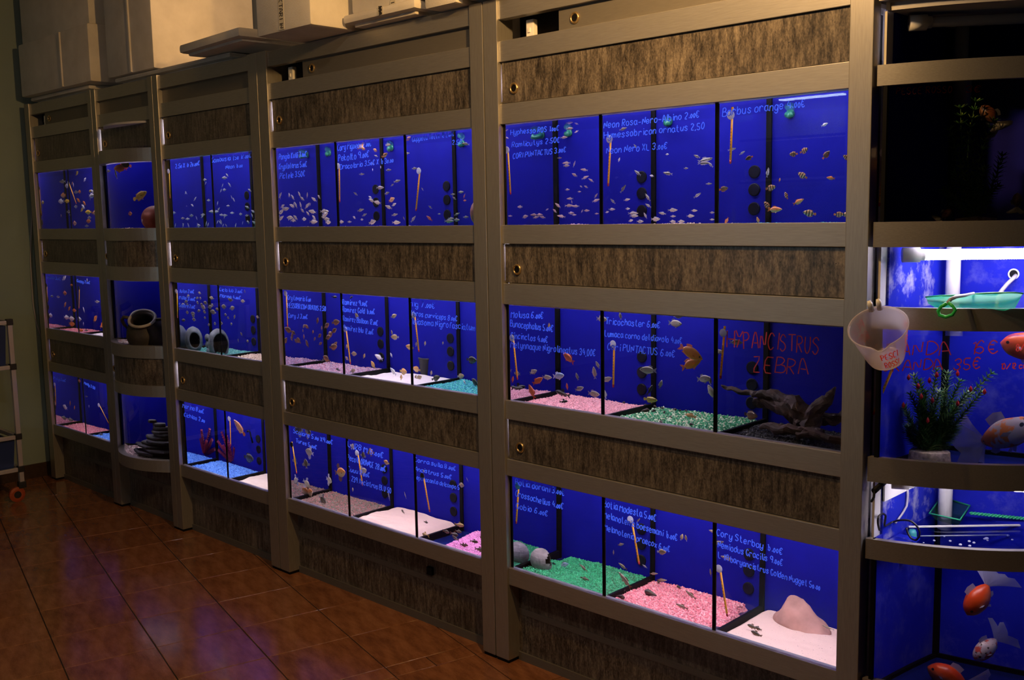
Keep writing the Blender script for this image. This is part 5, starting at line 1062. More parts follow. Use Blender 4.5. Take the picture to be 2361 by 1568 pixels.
kind('gouramig', 'grey_gourami', 'silvery grey gourami', 'fish', (0.22, 0.19, 0.16), (0.45, 0.42, 0.36), 'fin_grey', GO)
kind('gouramib', 'blue_gourami', 'pale blue gourami', 'fish', (0.30, 0.38, 0.55), (0.50, 0.55, 0.68), 'fin_white', GO)
kind('greengold', 'green_gold_fish', 'olive-gold fish', 'fish', (0.40, 0.30, 0.04), (0.55, 0.45, 0.10), 'fin_yellow', CI)
AN = dict(depth=0.27, width=0.05, ped=0.06, th=0.16, dorsal=(0.05, -0.18, 0.34), anal=(0.06, -0.18, 0.34), tail='fork', thread=0.32, hump=0.5)
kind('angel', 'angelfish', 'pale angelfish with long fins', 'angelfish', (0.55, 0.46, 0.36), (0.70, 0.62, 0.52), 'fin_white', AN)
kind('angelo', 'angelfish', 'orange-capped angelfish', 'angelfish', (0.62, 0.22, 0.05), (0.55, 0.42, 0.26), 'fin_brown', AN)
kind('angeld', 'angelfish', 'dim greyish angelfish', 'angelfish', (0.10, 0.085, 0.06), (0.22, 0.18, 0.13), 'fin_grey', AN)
CO = dict(depth=0.13, width=0.10, ped=0.045, th=0.13, hump=0.6, dorsal=(0.18, 0.0, 0.13), anal=(-0.1, -0.2, 0.06))
kind('cory', 'catfish', 'small brown armoured catfish', 'catfish', (0.07, 0.05, 0.03), (0.32, 0.22, 0.12), 'fin_brown', CO)
kind('corygold', 'catfish', 'golden armoured catfish', 'catfish', (0.45, 0.25, 0.06), (0.65, 0.45, 0.2), 'fin_yellow', CO)
kind('pleco', 'sucker_catfish', 'black sucker catfish', 'catfish', (0.012, 0.010, 0.008), (0.03, 0.025, 0.02), 'fin_dark', dict(depth=0.10, width=0.12, ped=0.03, th=0.12, hump=0.65, dorsal=(0.14, -0.02, 0.15)))
kind('botia', 'loach', 'grey-brown loach', 'fish', (0.25, 0.18, 0.12), (0.55, 0.42, 0.30), 'fin_brown', SL)
kind('thin', 'thin_fish', 'thin pale stick-like fish', 'fish', (0.40, 0.30, 0.18), (0.55, 0.45, 0.3), 'fin_clear', dict(depth=0.045, width=0.035, ped=0.015, th=0.05, dorsal=(0.1, 0, 0.04), anal=None))
kind('rosecich', 'rose_cichlid', 'pinkish-orange cichlid', 'fish', (0.72, 0.32, 0.16), (0.80, 0.50, 0.36), 'fin_orange', CI)
frng = random.Random(11)
def orient(o, P, a, ln, q=None):
    q = frng.uniform(-0.35, 0.35) if q is None else q
    a = R(a); f = Vector((math.cos(a)*math.cos(q), math.cos(a)*math.sin(q), math.sin(a))); s_ = Vector((-math.sin(q), math.cos(q), 0)); u = f.cross(s_)
    if u.z < 0: s_ = -s_; u = -u
    o.matrix_world = Matrix.Translation(P) @ Matrix(((f.x, s_.x, u.x, 0), (f.y, s_.y, u.y, 0), (f.z, s_.z, u.z, 0), (0, 0, 0, 1))) @ Matrix.Diagonal((ln, ln, ln, 1))
NF = [0]
def put(key, px, py, lpx, ang, where, depth=None, surf=None, q=None, fz=None, desc=None):
    nm, ds, cat, me = K[key]; dp = frng.uniform(0.06, 0.30) if depth is None else depth
    P = (surf or wet_y)(px, py, dp)
    if fz and P.z < fz: P.z = fz
    yawd = abs(math.atan2(P.x-CAM.x, P.y-CAM.y)); fs = math.cos(yawd)*math.cos(R(ang))**2+math.sin(R(ang))**2
    o = bpy.data.objects.new(nm, me); COL.objects.link(o); orient(o, P, ang, lpx*mpp(P)/max(fs, 0.42), q)
    tag(o, '%s %s' % (desc or ds, where), cat, '%s %s' % (ds, where)); NF[0] += 1
    return o
def school(where, ox, oy, s_, rows, tier=None, surf=None, dmax=0.30):
    fz = ZF[tier]-0.006 if tier else None
    for r in rows:
        key, lst = r[0], r[1:]
        for f in lst:
            x, y, l = f[0], f[1], f[2]; a = f[3] if len(f) > 3 else frng.choice((0, 180, 10, 170, 165))
            put(key, ox+x*s_, oy+y*s_, l*s_, a, where, frng.uniform(0.05, dmax), surf, None, fz)
A_ = 'in the top compartment marked CORI PUNTACTUS'
school(A_, 1140, 0, .357, [('pink', (485, 830, 45, 0), (530, 850, 30, 200), (448, 888, 45, 0), (420, 1020, 30, 0), (465, 1053, 50, 180), (465, 1070, 45, 0), (580, 1097, 45, 170), (518, 1130, 50, 160), (585, 1147, 45, 20), (625, 1165, 40, 150), (560, 1205, 25, 160), (592, 1207, 35, 160), (470, 1225, 35, 0), (548, 1238, 25, 0), (488, 1283, 40, 180), (500, 1305, 25, 100), (655, 1295, 50, 15), (410, 1327, 50, 150), (482, 1328, 50, 0), (525, 1332, 45, 180), (340, 1353, 25, 20), (390, 1362, 40, 150), (290, 1387, 45, 0), (312, 1403, 40, 170), (432, 1397, 50, 170), (495, 1376, 45, 0), (515, 1388, 30, 0), (595, 1360, 40, 0), (565, 1365, 25, 60), (660, 1380, 30, 0), (200, 1395, 35, 0), (85, 1398, 20, 0), (655, 1265, 40, 45), (515, 1060, 45, 60))], 1)
A_ = 'in the compartment marked Rosa-Nero-Albino'
school(A_, 1140, 0, .357, [('penguin', (925, 1117, 60, 150), (990, 1275, 60, 130), (993, 1328, 45, 150), (765, 1300, 45, 140), (1120, 1120, 65, 170), (1308, 1010, 50, 160), (1360, 1033, 90, 10), (1350, 1054, 70, 0), (1395, 1063, 50, 140), (1310, 1262, 55, 30)), ('white', (805, 1032, 30, 70), (1115, 997, 25, 0), (1017, 1136, 30, 170)), ('grey', (1237, 1087, 35, 0), (1385, 1187, 40, 0), (830, 1220, 60, 50), (830, 833, 50, 10), (910, 945, 35, 130)),
     ('silver', (855, 1290, 40, 10), (860, 1348, 35, 0), (758, 1352, 40, 0), (727, 1370, 30, 10), (895, 1378, 60, 0), (900, 1395, 50, 0), (975, 1393, 45, 120), (1040, 1415, 70, 0), (1085, 1378, 45, 170), (1150, 1357, 60, 0), (1153, 1397, 35, 0), (1265, 1395, 55, 0), (1290, 1360, 40, 0), (1405, 1373, 35, 0), (1405, 1418, 30, 0), (1205, 1430, 50, 0), (1150, 1430, 45, 0), (940, 1430, 50, 0), (880, 1425, 40, 10))], 1)
A_ = 'in the compartment marked Barbus orange'
school(A_, 1620, 0, .357, [('tiger', (587, 995, 55, 180), (655, 973, 62, 20), (930, 1017, 52, 150), (645, 1133, 66, 150), (440, 1213, 65, 10), (540, 1263, 52, 120), (415, 1325, 58, 130), (690, 1377, 78, 170), (880, 1385, 62, 0), (925, 1385, 50, 0)), ('darkbarb', (300, 1020, 48, 200), (798, 1000, 66, 45), (135, 1220, 55, 10)), ('orange', (828, 1150, 52, 170), (618, 1303, 70, 25), (465, 1353, 88, 0), (155, 1425, 48, 240), (358, 1423, 48, 110), (497, 1163, 28, 80)), ('white', (787, 805, 45, 20)), ('penguin', (255, 988, 42, 30), (188, 965, 52, 10), (420, 1115, 65, 80))], 1)
A_ = 'in the compartment marked Pangio Kulli'
school(A_, 560, 0, .357, [('silver', (250, 1265, 45, 45), (265, 1285, 35, 120), (300, 1260, 35, 110), (322, 1275, 40, 130), (383, 1283, 35, 150), (365, 1255, 40, 130), (415, 1262, 40, 80), (460, 1288, 40, 150), (492, 1272, 35, 150), (318, 1330, 35, 160), (342, 1325, 45, 130), (373, 1325, 45, 110), (415, 1330, 45, 40), (433, 1322, 25, 60), (280, 1350, 40, 10), (310, 1370, 35, 0), (245, 1335, 30, 0), (385, 1360, 35, 150), (420, 1380, 35, 140), (450, 1367, 45, 170), (275, 1390, 50, 0), (250, 1405, 45, 20), (300, 1405, 50, 0), (340, 1405, 40, 150), (322, 1420, 45, 170), (275, 1420, 40, 0), (245, 1430, 35, 0), (395, 1415, 40, 0), (460, 1407, 45, 150), (455, 1432, 50, 0), (525, 1365, 50, 0), (530, 1385, 50, 10), (520, 1400, 40, 0), (540, 1415, 45, 0), (550, 1435, 50, 0), (240, 1385, 30, 10), (300, 1435, 40, 0))], 1, None, 0.2)
A_ = 'in the compartment marked Cory Pigmeos'
school(A_, 560, 0, .357, [('gold', (760, 948, 40, 20), (775, 957, 40, 160), (855, 970, 35, 160), (915, 1003, 45, 20), (960, 1290, 50, 15), (1068, 895, 40, 20)), ('white', (838, 1097, 18, 90), (890, 1080, 20, 90), (823, 1275, 25, 150)),
     ('grey', (937, 935, 45, 0), (860, 1007, 25, 160), (835, 1057, 25, 0), (767, 1125, 30, 0), (940, 1098, 35, 0), (995, 1170, 40, 10), (965, 1195, 25, 20), (930, 1248, 40, 10), (728, 1252, 30, 150), (760, 1357, 40, 10), (785, 1388, 30, 20), (980, 1387, 35, 10)), ('silver', (885, 1212, 45, 0), (832, 1295, 40, 160), (870, 1308, 50, 170), (975, 1322, 35, 20), (942, 1338, 45, 160), (720, 1405, 30, 160), (768, 1418, 25, 0), (635, 1433, 40, 0), (688, 1433, 25, 0), (835, 1435, 60, 10), (990, 1437, 50, 0))], 1)
A_ = 'in the compartment marked Tette'
school(A_, 560, 0, .357, [('grey', (1060, 990, 30, 0), (1108, 1088, 35, 0), (1160, 1222, 25, 140), (1210, 1338, 30, 150), (1268, 1382, 20, 0), (1355, 1255, 30, 0), (1365, 1280, 30, 150), (1408, 1240, 40, 0), (1382, 1383, 35, 20), (1440, 1402, 35, 0), (1100, 1415, 50, 40), (1345, 1412, 45, 0), (1330, 1428, 60, 0), (1380, 1420, 50, 0), (1040, 1410, 25, 120), (1440, 930, 45, 170)), ('redsl', (1430, 1267, 35, 60), (1433, 1295, 30, 0), (1205, 1410, 50, 150))], 1)
A_ = 'low in the top tank of the narrow middle bay'
random.seed(21)
for i in range(64):
    x = random.uniform(395, 592); y = 522-abs(random.gauss(0, 1))*26 if i < 46 else random.uniform(400, 500)
    put('neon', x, min(y, 520), random.uniform(8, 12), random.choice((0, 180, 140, 40, 120, 60, 160)), A_, random.uniform(0.03, 0.3), None, None, L6-0.006)
A_ = 'in the top tank against the side wall'
for i in range(30):
    x = random.uniform(140, 222); y = random.uniform(395, 522)
    put(random.choice(('white', 'white', 'yellow', 'grey', 'platy', 'gold')), x, y, random.uniform(7, 12), random.choice((0, 180, 30, 150, 90)), A_, random.uniform(0.03, 0.25), None, None, L6-0.006)
S2 = lambda x, y, d: wet_cyl(x, y, BOW[2][0], BOW[2][1]-0.032, d)
A_ = 'in the bow-fronted tank with the orange ball'
for key, x, y, l, a in [('yellow', 425, 1120, 105, 20), ('platy', 330, 1290, 45, 0), ('gouramir', 235, 857, 80, 180), ('darkbarb', 290, 820, 70, 160), ('grey', 195, 915, 95, 115), ('white', 448, 1350, 48, 60), ('grey', 120, 885, 40, 0)]:
    put(key, 220+x*.2423, 180+y*.2423, l*.2423, a, A_, 0.10, S2)
A_ = 'in the rose and white gravelled tank'
school(A_, 60, 560, .319, [('platy', (280, 363, 34, 0), (282, 447, 40, 45), (312, 475, 32, 40), (348, 488, 26, 0), (328, 305, 18, 0), (330, 585, 40, 0), (398, 632, 24, 0), (500, 548, 50, 30), (553, 592, 50, 30), (570, 600, 30, 0)), ('white', (275, 255, 36, 30), (216, 470, 34, 0), (292, 538, 34, 0), (328, 547, 36, 0), (384, 551, 34, 0), (418, 485, 42, 130), (441, 268, 26, 90), (415, 585, 28, 80)), ('grey', (180, 463, 36, 0), (180, 520, 42, 80), (232, 390, 24, 0), (435, 632, 22, 0), (514, 425, 30, 0))], 2, None, 0.2)
A_ = 'in the rose and pale blue gravelled tank'
school(A_, 60, 560, .319, [('platy', (258, 1155, 40, 160), (318, 1160, 42, 80), (350, 1192, 34, 60), (385, 998, 26, 0)), ('white', (283, 1187, 36, 170), (455, 1182, 24, 80)), ('grey', (320, 1278, 42, 0), (437, 1110, 16, 0), (540, 1383, 26, 0))], 3, None, 0.2)
A_ = 'around the grey resin caves'
school(A_, 360, 580, .1786, [('discus', (355, 447, 35), (560, 535, 35), (572, 603, 32), (717, 600, 48), (535, 660, 42), (637, 662, 48), (590, 685, 42), (610, 720, 62), (440, 745, 48), (400, 785, 42), (480, 800, 42), (625, 780, 42), (735, 780, 62), (695, 715, 48), (725, 690, 38), (480, 830, 48), (490, 878, 42), (290, 855, 52), (405, 685, 38), (345, 675, 28), (550, 765, 38), (790, 745, 42), (960, 620, 58), (1120, 640, 48), (875, 710, 62), (980, 730, 62), (1145, 515, 44, 120), (1010, 845, 62, 60), (930, 855, 34), (895, 815, 38), (760, 930, 42), (840, 925, 42), (970, 935, 38), (1060, 1150, 48, 120), (1180, 1155, 38), (1100, 1065, 48, 130), (570, 1145, 48), (680, 945, 38), (880, 1130, 48), (1310, 845, 38), (630, 855, 32))], 2)
put('rosecich', 400+795*.1913, 880+555*.1913, 190*.1913, 140, 'swimming above the bright blue gravel', 0.10)
put('convict', 400+908*.1913, 880+918*.1913, 120*.1913, 0, 'hovering before overflow holes in the blue gravel tank', 0.30)
A_ = 'over the mauve mixed gravel'
school(A_, 600, 640, .1913, [('brownor', (560, 590, 56, 150), (690, 520, 80, 70), (635, 655, 48, 80), (800, 580, 84, 30), (910, 538, 84, 10), (740, 610, 60, 80), (655, 740, 50, 60), (715, 700, 60, 30), (840, 685, 94, 20), (890, 640, 74, 30), (815, 720, 74, 20), (725, 795, 46, 30), (565, 795, 90, 130), (460, 755, 84, 140), (525, 715, 70, 90), (880, 835, 94, 10), (905, 800, 60, 40), (360, 875, 80, 0), (490, 978, 84, 150), (800, 978, 94, 160), (300, 490, 48, 0)), ('pleco', (890, 232, 70, 0), (755, 995, 60, 20), (940, 1135, 60, 170))], 2)
A_ = 'in the Ramirez tank'
school(A_, 600, 640, .1913, [('ram', (1165, 465, 84, 130), (1042, 835, 64, 90), (1128, 918, 66, 0), (1115, 1125, 64, 20), (1045, 975, 54, 150)), ('ramgold', (1252, 945, 64, 60), (1360, 1050, 92, 130)), ('white', (1430, 960, 100, 160)), ('pleco', (1095, 240, 60, 20))], 2)
school(A_, 880, 660, .1786, [('ram', (155, 385, 74, 20), (132, 600, 70, 120), (170, 655, 90, 180)), ('white', (125, 890, 64, 120), (150, 1100, 110, 140)), ('ramgold', (280, 1100, 104, 0), (252, 1175, 74, 80), (360, 785, 90, 170))], 2)
A_ = 'around the small potted plant'
school(A_, 880, 660, .1786, [('ram', (385, 385, 64, 0), (560, 740, 64, 80), (445, 750, 64, 80), (790, 735, 44, 80), (1020, 1160, 94, 10), (480, 1205, 80, 20), (440, 1225, 56, 60), (640, 1120, 64, 80)), ('ramgold', (450, 1070, 96, 170)), ('convict', (370, 515, 74, 130), (1160, 950, 135, 0), (1205, 1240, 126, 150), (700, 1185, 104, 20)), ('white', (1070, 1240, 64, 140))], 2)
A_ = 'above the pale pink gravel'
school(A_, 1140, 540, .3316, [('gouramir', (105, 530, 60, 0), (135, 510, 54, 0), (515, 860, 104, 150), (300, 1020, 84, 30), (505, 1060, 50, 100), (260, 1095, 104, 120), (105, 1065, 60, 20)), ('ramgold', (380, 640, 48, 90)), ('gouramib', (445, 985, 92, 10), (105, 880, 60, 0), (155, 1115, 64, 0)), ('gouramig', (270, 957, 64, 20), (575, 990, 54, 110), (590, 1075, 64, 20), (695, 965, 88, 100), (718, 910, 56, 120), (690, 1110, 86, 0), (365, 995, 60, 0), (745, 590, 84, 0)), ('pleco', (160, 1068, 64, 0), (478, 1108, 108, 170), (480, 1172, 60, 10))], 2)
A_ = 'above the green and white gravel'
school(A_, 1140, 540, .3316, [('gouramig', (875, 568, 54, 100), (1255, 620, 104, 0), (1275, 570, 64, 0), (1070, 945, 110, 180), (780, 1010, 74, 20), (1455, 1005, 112, 10), (1500, 1020, 64, 100), (1510, 1100, 112, 120), (1155, 1045, 64, 70)), ('greengold', (1085, 1150, 94, 0)), ('pleco', (1080, 1085, 84, 60)), ('white', (770, 1115, 64, 100)), ('gold', (1365, 1265, 74, 170))], 2)
put('gouramio', 1140+1362*.3316, 540+822*.3316, 178*.3316, -24, A_, 0.08, None, 0.1); put('gouramio', 1140+1366*.3316, 540+902*.3316, 150*.3316, 24, A_, 0.14, None, 0.1)
put('brownor', 1620+312*.357, 500+1280*.357, 100*.357, 0, 'near the driftwood over black gravel', 0.2); put('gouramig', 1620+105*.357, 500+870*.357, 60*.357, 0, 'near the driftwood over black gravel', 0.2); put('gouramig', 1620+215*.357, 500+810*.357, 80*.357, 0, 'near the driftwood over black gravel', 0.12)
A_ = 'over the salmon pink gravel'
school(A_, 1140, 1040, .3367, [('botia', (895, 885, 124, 140), (1145, 885, 66, 10), (1345, 985, 84, 150), (1285, 1065, 84, 170), (1090, 840, 54, 10), (985, 475, 38, 50), (815, 695, 38, 90), (865, 640, 54, 20)), ('ram', (1282, 590, 50, 70), (1312, 597, 44, 110), (1145, 690, 64, 10)), ('penguin', (1030, 790, 40, 160))], 3)
A_ = 'in the compartment marked Cory Sterbay'
school(A_, 1140, 1040, .3367, [('botia', (1495, 550, 60, 180), (1530, 628, 84, 20), (1595, 735, 84, 170), (1480, 833, 54, 100))], 3)
school(A_, 1620, 1040, .3367, [('cory', (345, 1205, 74, 170), (370, 1255, 78, 170), (382, 1292, 56, 175)), ('thin', (860, 1210, 80, 170))], 3)
A_ = 'low over the deep green gravel'
school(A_, 1140, 1040, .3367, [('botia', (610, 800, 64, 150), (620, 875, 64, 0), (880, 790, 70, 160)), ('gouramib', (480, 778, 60, 20)), ('pleco', (405, 800, 30, 0))], 3)
A_ = 'in the angelfish tank over brown gravel'
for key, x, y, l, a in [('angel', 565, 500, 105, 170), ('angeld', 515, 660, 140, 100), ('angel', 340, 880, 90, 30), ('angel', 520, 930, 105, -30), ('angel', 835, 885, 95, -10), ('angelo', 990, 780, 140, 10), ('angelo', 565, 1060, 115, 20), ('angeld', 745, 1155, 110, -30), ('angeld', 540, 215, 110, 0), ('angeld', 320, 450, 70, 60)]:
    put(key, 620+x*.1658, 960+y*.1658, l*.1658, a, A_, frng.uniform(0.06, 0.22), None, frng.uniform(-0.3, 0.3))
A_ = 'among the Pecolt Orange lettering'
for key, x, y, l, a in [('angel', 1160, 420, 90, 60), ('angelo', 1415, 500, 120, 100), ('angeld', 1310, 540, 110, 80), ('angel', 1310, 760, 95, 20), ('ram', 1165, 1020, 60, 90), ('ramgold', 1635, 640, 80, 170), ('thin', 1665, 1090, 120, 100)]:
    put(key, 620+x*.1658, 960+y*.1658, l*.1658, a, A_, frng.uniform(0.06, 0.22))
school('over the cream sand mound', 880, 1020, .1786, [('thin', (95, 700, 110, 100), (305, 685, 92, 110)), ('cory', (275, 895, 64, 160), (570, 1030, 60, 0))], 3)
school('on and above the bright pink gravel', 880, 1020, .1786, [('ram', (1030, 550, 84, 0), (540, 370, 44, 90)), ('thin', (1105, 480, 64, 120)), ('corygold', (570, 1205, 112, 180), (1000, 1065, 112, 0)), ('cory', (935, 1185, 112, 0), (955, 1235, 112, 170), (1190, 1280, 94, 0), (1080, 1325, 70, 0), (1050, 1375, 94, 0), (1260, 1430, 112, 0), (1300, 1235, 84, 0), (990, 1150, 84, 0), (830, 1150, 94, 0))], 3, None, 0.12)
# goldfish of the rounded end bay
OR = dict(depth=0.225, width=0.20, ped=0.05, th=0.26, tail='fan', dorsal=(0.12, -0.12, 0.16), anal=(-0.1, -0.2, 0.08), pect=0.14, bulge=0.03, hump=0.52)
finm('fin_calico', (0.35, 0.33, 0.42), 0.35)
kind('oranda', 'goldfish', 'red-orange fantail goldfish', 'goldfish', (0.85, 0.075, 0.008), (0.85, 0.19, 0.07), 'fin_white', OR)
kind('orandaw', 'goldfish', 'white fantail goldfish with red face', 'goldfish', (0.78, 0.62, 0.62), (0.85, 0.80, 0.82), 'fin_white', OR, blotch=[((0.62, 0.08, 0.05), 4, 0.5, 0.6), ((0.04, 0.02, 0.02), 7, 0.62, 2.0)])
kind('calico', 'goldfish', 'calico goldfish in orange, black and white', 'goldfish', (0.62, 0.48, 0.42), (0.70, 0.64, 0.62), 'fin_calico', dict(OR, width=0.14, depth=0.17), blotch=[((0.75, 0.20, 0.03), 4.5, 0.47, 4.0), ((0.012, 0.012, 0.014), 4.5, 0.56, 1.3)])
S6w = lambda x, y, d: wet_cyl(x, y, BOW[6][0], BOW[6][1]-0.02, d)
put('calico', 2312, 1003, 165, 24, 'near the gravel-potted plant', 0.12, S6w, -0.25)
o = put('oranda', 2376, 800, 120, 172, 'cut by the frame edge beside the ORANDA price', 0.07, S6w, 0.4, desc='big orange goldfish')
o = put('oranda', 2259, 1375, 110, 200, 'facing down with spread white tail', 0.10, S6w, 1.15); orient(o, o.location.copy(), 238, 0.115, 0.9)
o = put('orandaw', 2277, 1492, 90, 200, 'in the lowest goldfish tank', 0.10, S6w, 0.9); orient(o, o.location.copy(), 218, 0.095, 1.1)
o = put('oranda', 2192, 1562, 95, 160, 'at the bottom of the lowest goldfish tank', 0.14, S6w, 0.3)
kind('shadegold', 'goldfish', 'shade-darkened orange goldfish', 'goldfish', (0.16, 0.05, 0.02), (0.25, 0.12, 0.07), 'fin_dark', OR)  # goldfish colours darkened: the unlit tank's shade is put into them
for x, y, l, a in [(2283, 268, 60, 125), (2180, 495, 34, 40), (2345, 465, 40, 90)]: put('shadegold', x, y, l, a, 'dim in the unlit PESCE ROSSO tank', 0.14, S6w, desc='small orange goldfish')
# dark hose piece by the overflow holes of the blue gravel tank
pts = [wet_y(400+x*.1913, 880+y*.1913, 0.36) for x, y in [(885, 605), (905, 592), (922, 610), (935, 670), (955, 740)]]
mb = MB(); mb.tube(pts, [0.004, 0.006, 0.005, 0.006, 0.007], 8); tag(mb.build('heater_rod', 'black', None, True), 'bent black heater above the dark cichlid in the blue gravel tank', 'heater')
# ------------------------------------------------------------------ foam boxes on top of the racks
m, nt, out = new_mat('foam'); b = nd(nt, 'ShaderNodeBsdfPrincipled'); v = coords(nt); vo = nd(nt, 'ShaderNodeTexVoronoi'); vo.inputs['Scale'].default_value = 260; nt.links.new(v, vo.inputs['Vector'])
n1 = noise_tex(nt, v, 7, 4); nt.links.new(ramp(nt, n1, [(0.3, (0.60, 0.57, 0.52)), (0.7, (0.74, 0.71, 0.66))]), b.inputs['Base Color']); b.inputs['Roughness'].default_value = 0.75
nt.links.new(bump(nt, vo.outputs['Distance'], 0.25, 0.002), b.inputs['Normal']); nt.links.new(b.outputs[0], out.inputs[0])
pbr('tape', (0.62, 0.58, 0.48), 0.3); pbr('print_black', (0.03, 0.025, 0.025), 0.6)
def foam(label, x0, x1, y0, y1, z0, z1, lid=True, seam=None, rz=0.0, bev=0.012):
    c = Vector(((x0+x1)/2, (y0+y1)/2, z0)); t = thing('foam_box', label, 'box', c); w, d_, h = (x1-x0)/2, (y1-y0)/2, z1-z0
    t.rotation_euler = (0, 0, rz)
    hl = min(0.06, h*0.25) if lid else 0
    mb = MB(); mb.cbox(-w, w, -d_, d_, 0, h-hl-(0.002 if lid else 0), bev); shade(mb.build('box_body', 'foam', t, local=True))
    if lid: mb = MB(); mb.cbox(-w-0.002, w+0.002, -d_-0.002, d_+0.002, h-hl, h, bev); shade(mb.build('box_lid', 'foam', t, local=True))
    if seam is not None: mb = MB(); mb.cbox(seam-0.008, seam+0.008, -d_-0.008, -d_+0.01, 0.004, h-hl-0.004, 0.003); mb.build('edge_ridge', 'foam', t, local=True)
    return t
def lid_only(label, x0, x1, y0, y1, z0, h, rot=(0, 0, 0)):  # loose lid of a foam box, lying on its own
    t = thing('foam_lid', label, 'foam lid', ((x0+x1)/2, (y0+y1)/2, z0)); w, d_ = (x1-x0)/2, (y1-y0)/2; t.rotation_euler = rot
    mb = MB(); mb.cbox(-w, w, -d_, d_, 0.012, h, 0.014); shade(mb.build('lid_plate', 'foam', t, local=True))
    mb = MB(); mb.cbox(-w+0.03, w-0.03, -d_+0.03, d_-0.03, 0.0, 0.018, 0.006); shade(mb.build('lid_step', 'foam', t, local=True))
    return t
Z0 = TOP+0.0045
# stacks over the narrow bays
lid_only('flat foam lid lying under the box beside the side wall', -6.20, -5.42, 0.0, 0.40, Z0, 0.036)
foam('tall foam box standing beside the side wall', -6.22, -5.30, -0.040, 0.36, Z0+0.0365, 2.56, False, 0.12)
foam('foam box on top of the one beside the side wall', -6.22, -5.33, -0.015, 0.36, 2.561, 2.92)
lid_only('flat foam lid lying under the big foam box', -5.13, -4.02, 0.005, 0.42, Z0, 0.036)
foam('big foam box with a vertical ridge on its front', -5.165, -4.672, -0.012, 0.545, Z0+0.0365, 2.68, False, 0.02)
foam('foam box on top of the big ridged foam box', -5.165, -4.665, 0.0, 0.545, 2.681, 2.96)
lid_only('worn foam lid sticking out over the rail, tilted', -4.28, -3.72, -0.105, 0.28, Z0+0.0375, 0.05, (0, 0, R(-4)))
# taped boxes over the wide bays
def prints(t, word, x, w, y, z0, z1):
    mb = MB(); mb.box(x-w/2, x+w/2, y-0.0012, y-0.0002, z0, z1); mb.build('tape_strip', 'tape', t, local=True)
    rnd = random.Random(len(word)*7); mb = MB(); xx = 0; tot = sum(glyph_w(c) for c in word)
    for ch in word:
        for st in parse(ch):
            q = [(x-w*0.32+w*0.64*(b_-2)/6, z1-(z1-z0)*(xx+a)/tot) for a, b_ in chaikin(st)]
            for i in range(len(q)-1):
                a, c = Vector((q[i][0], 0, q[i][1])), Vector((q[i+1][0], 0, q[i+1][1])); d_ = (c-a); l = d_.length or 1e-6; n_ = Vector((-d_.z, 0, d_.x))/l*0.0016
                yv = Vector((0, y-0.0016, 0)); mb.add([a-n_+yv, c-n_+yv, c+n_+yv, a+n_+yv], [(0, 1, 2, 3)])
        xx += glyph_w(ch)
    mb.build('printed_words', 'print_black', t, local=True)
t = foam('foam box with printed tape over its front edge', -3.465, -3.115, -0.21, 0.22, Z0, 2.385, False); prints(t, 'NAKTARI IN', -0.005, 0.035, -0.215, 0.006, 0.15)
t = lid_only('long foam lid with black print on its front', -3.10, -2.70, -0.080, 0.34, Z0, 0.045); prints(t, 'ANANA', 0.02, 0.03, -0.21, 0.014, 0.044)
t = foam('foam box resting on the long printed foam lid', -3.07, -2.66, -0.06, 0.32, Z0+0.0455, 2.52, True); prints(t, 'NAKTARI', 0.03, 0.03, -0.19, 0.002, 0.12)
foam('foam box resting behind the taped one', -3.60, -3.12, -0.02, 0.40, 2.386, 2.62, True)
t = foam('foam box overhanging the rail beside the double post', -2.655, -2.50, -0.075, 0.32, Z0, 2.31, False)
foam('foam box overhanging the top of the double post', -2.49, -2.30, -0.075, 0.30, Z0+0.01, 2.34, False)
# ------------------------------------------------------------------ trolley by the side wall
pbr('trolley_alu', (0.55, 0.52, 0.53), 0.4, 0.5); pbr('bin_blue', (0.012, 0.03, 0.13), 0.45); pbr('wheel_orange', (0.33, 0.055, 0.012), 0.5); pbr('joint_black', (0.012, 0.012, 0.012), 0.5); pbr('white_box', (0.6, 0.6, 0.58), 0.6)
TX0, TX1, TY0, TY1 = -6.28, -5.87, -1.15, -0.33
zt = [on_x(41, 741, TX1).z, on_x(50, 843, TX1).z, on_x(61, 1003, TX1).z, on_x(67, 1077, TX1).z]
t = thing('trolley', 'aluminium trolley with blue bins and orange wheels by the wall', 'trolley', ((TX0+TX1)/2, (TY0+TY1)/2, 0))
for x in (TX0, TX1):
    for y in (TY0, TY1):
        mb = MB(); mb.cbox(x-0.012, x+0.012, y-0.012, y+0.012, 0.11, zt[0], 0.002); mb.build('leg', 'trolley_alu', t)
        wmb = MB(); wmb.cbox(x-0.016, x+0.016, y-0.02, y+0.02, 0.075, 0.112, 0.003); fk = wmb.build('caster_fork', 'joint_black', t)
        wmb = MB(); wmb.lathe([(0.001, -0.012), (0.03, -0.012), (0.042, -0.008), (0.042, 0.008), (0.03, 0.012), (0.001, 0.012)], (x, y-0.03, 0.0425), 20, 'x'); wmb.build('caster_wheel', 'wheel_orange', fk)
        wmb = MB(); wmb.lathe([(0.001, -0.0135), (0.02, -0.0135), (0.02, 0.0135), (0.001, 0.0135)], (x, y-0.03, 0.0425), 14, 'x'); wmb.build('wheel_hub', 'joint_black', fk)
for z in zt:
    for x in (TX0, TX1):
        mb = MB(); mb.cbox(x-0.011, x+0.011, TY0+0.017, TY1-0.017, z-0.013, z+0.009, 0.002); mb.build('side_rail', 'trolley_alu', t)
        for y in (TY0, TY1): mb = MB(); mb.cbox(x-0.0165, x+0.0165, y-0.0165, y+0.0165, z-0.017, z+0.017, 0.003); mb.build('corner_joint', 'joint_black', t)
    for y in (TY0, TY1):
        mb = MB(); mb.cbox(TX0+0.017, TX1-0.017, y-0.011, y+0.011, z-0.013, z+0.009, 0.002); mb.build('end_rail', 'trolley_alu', t)
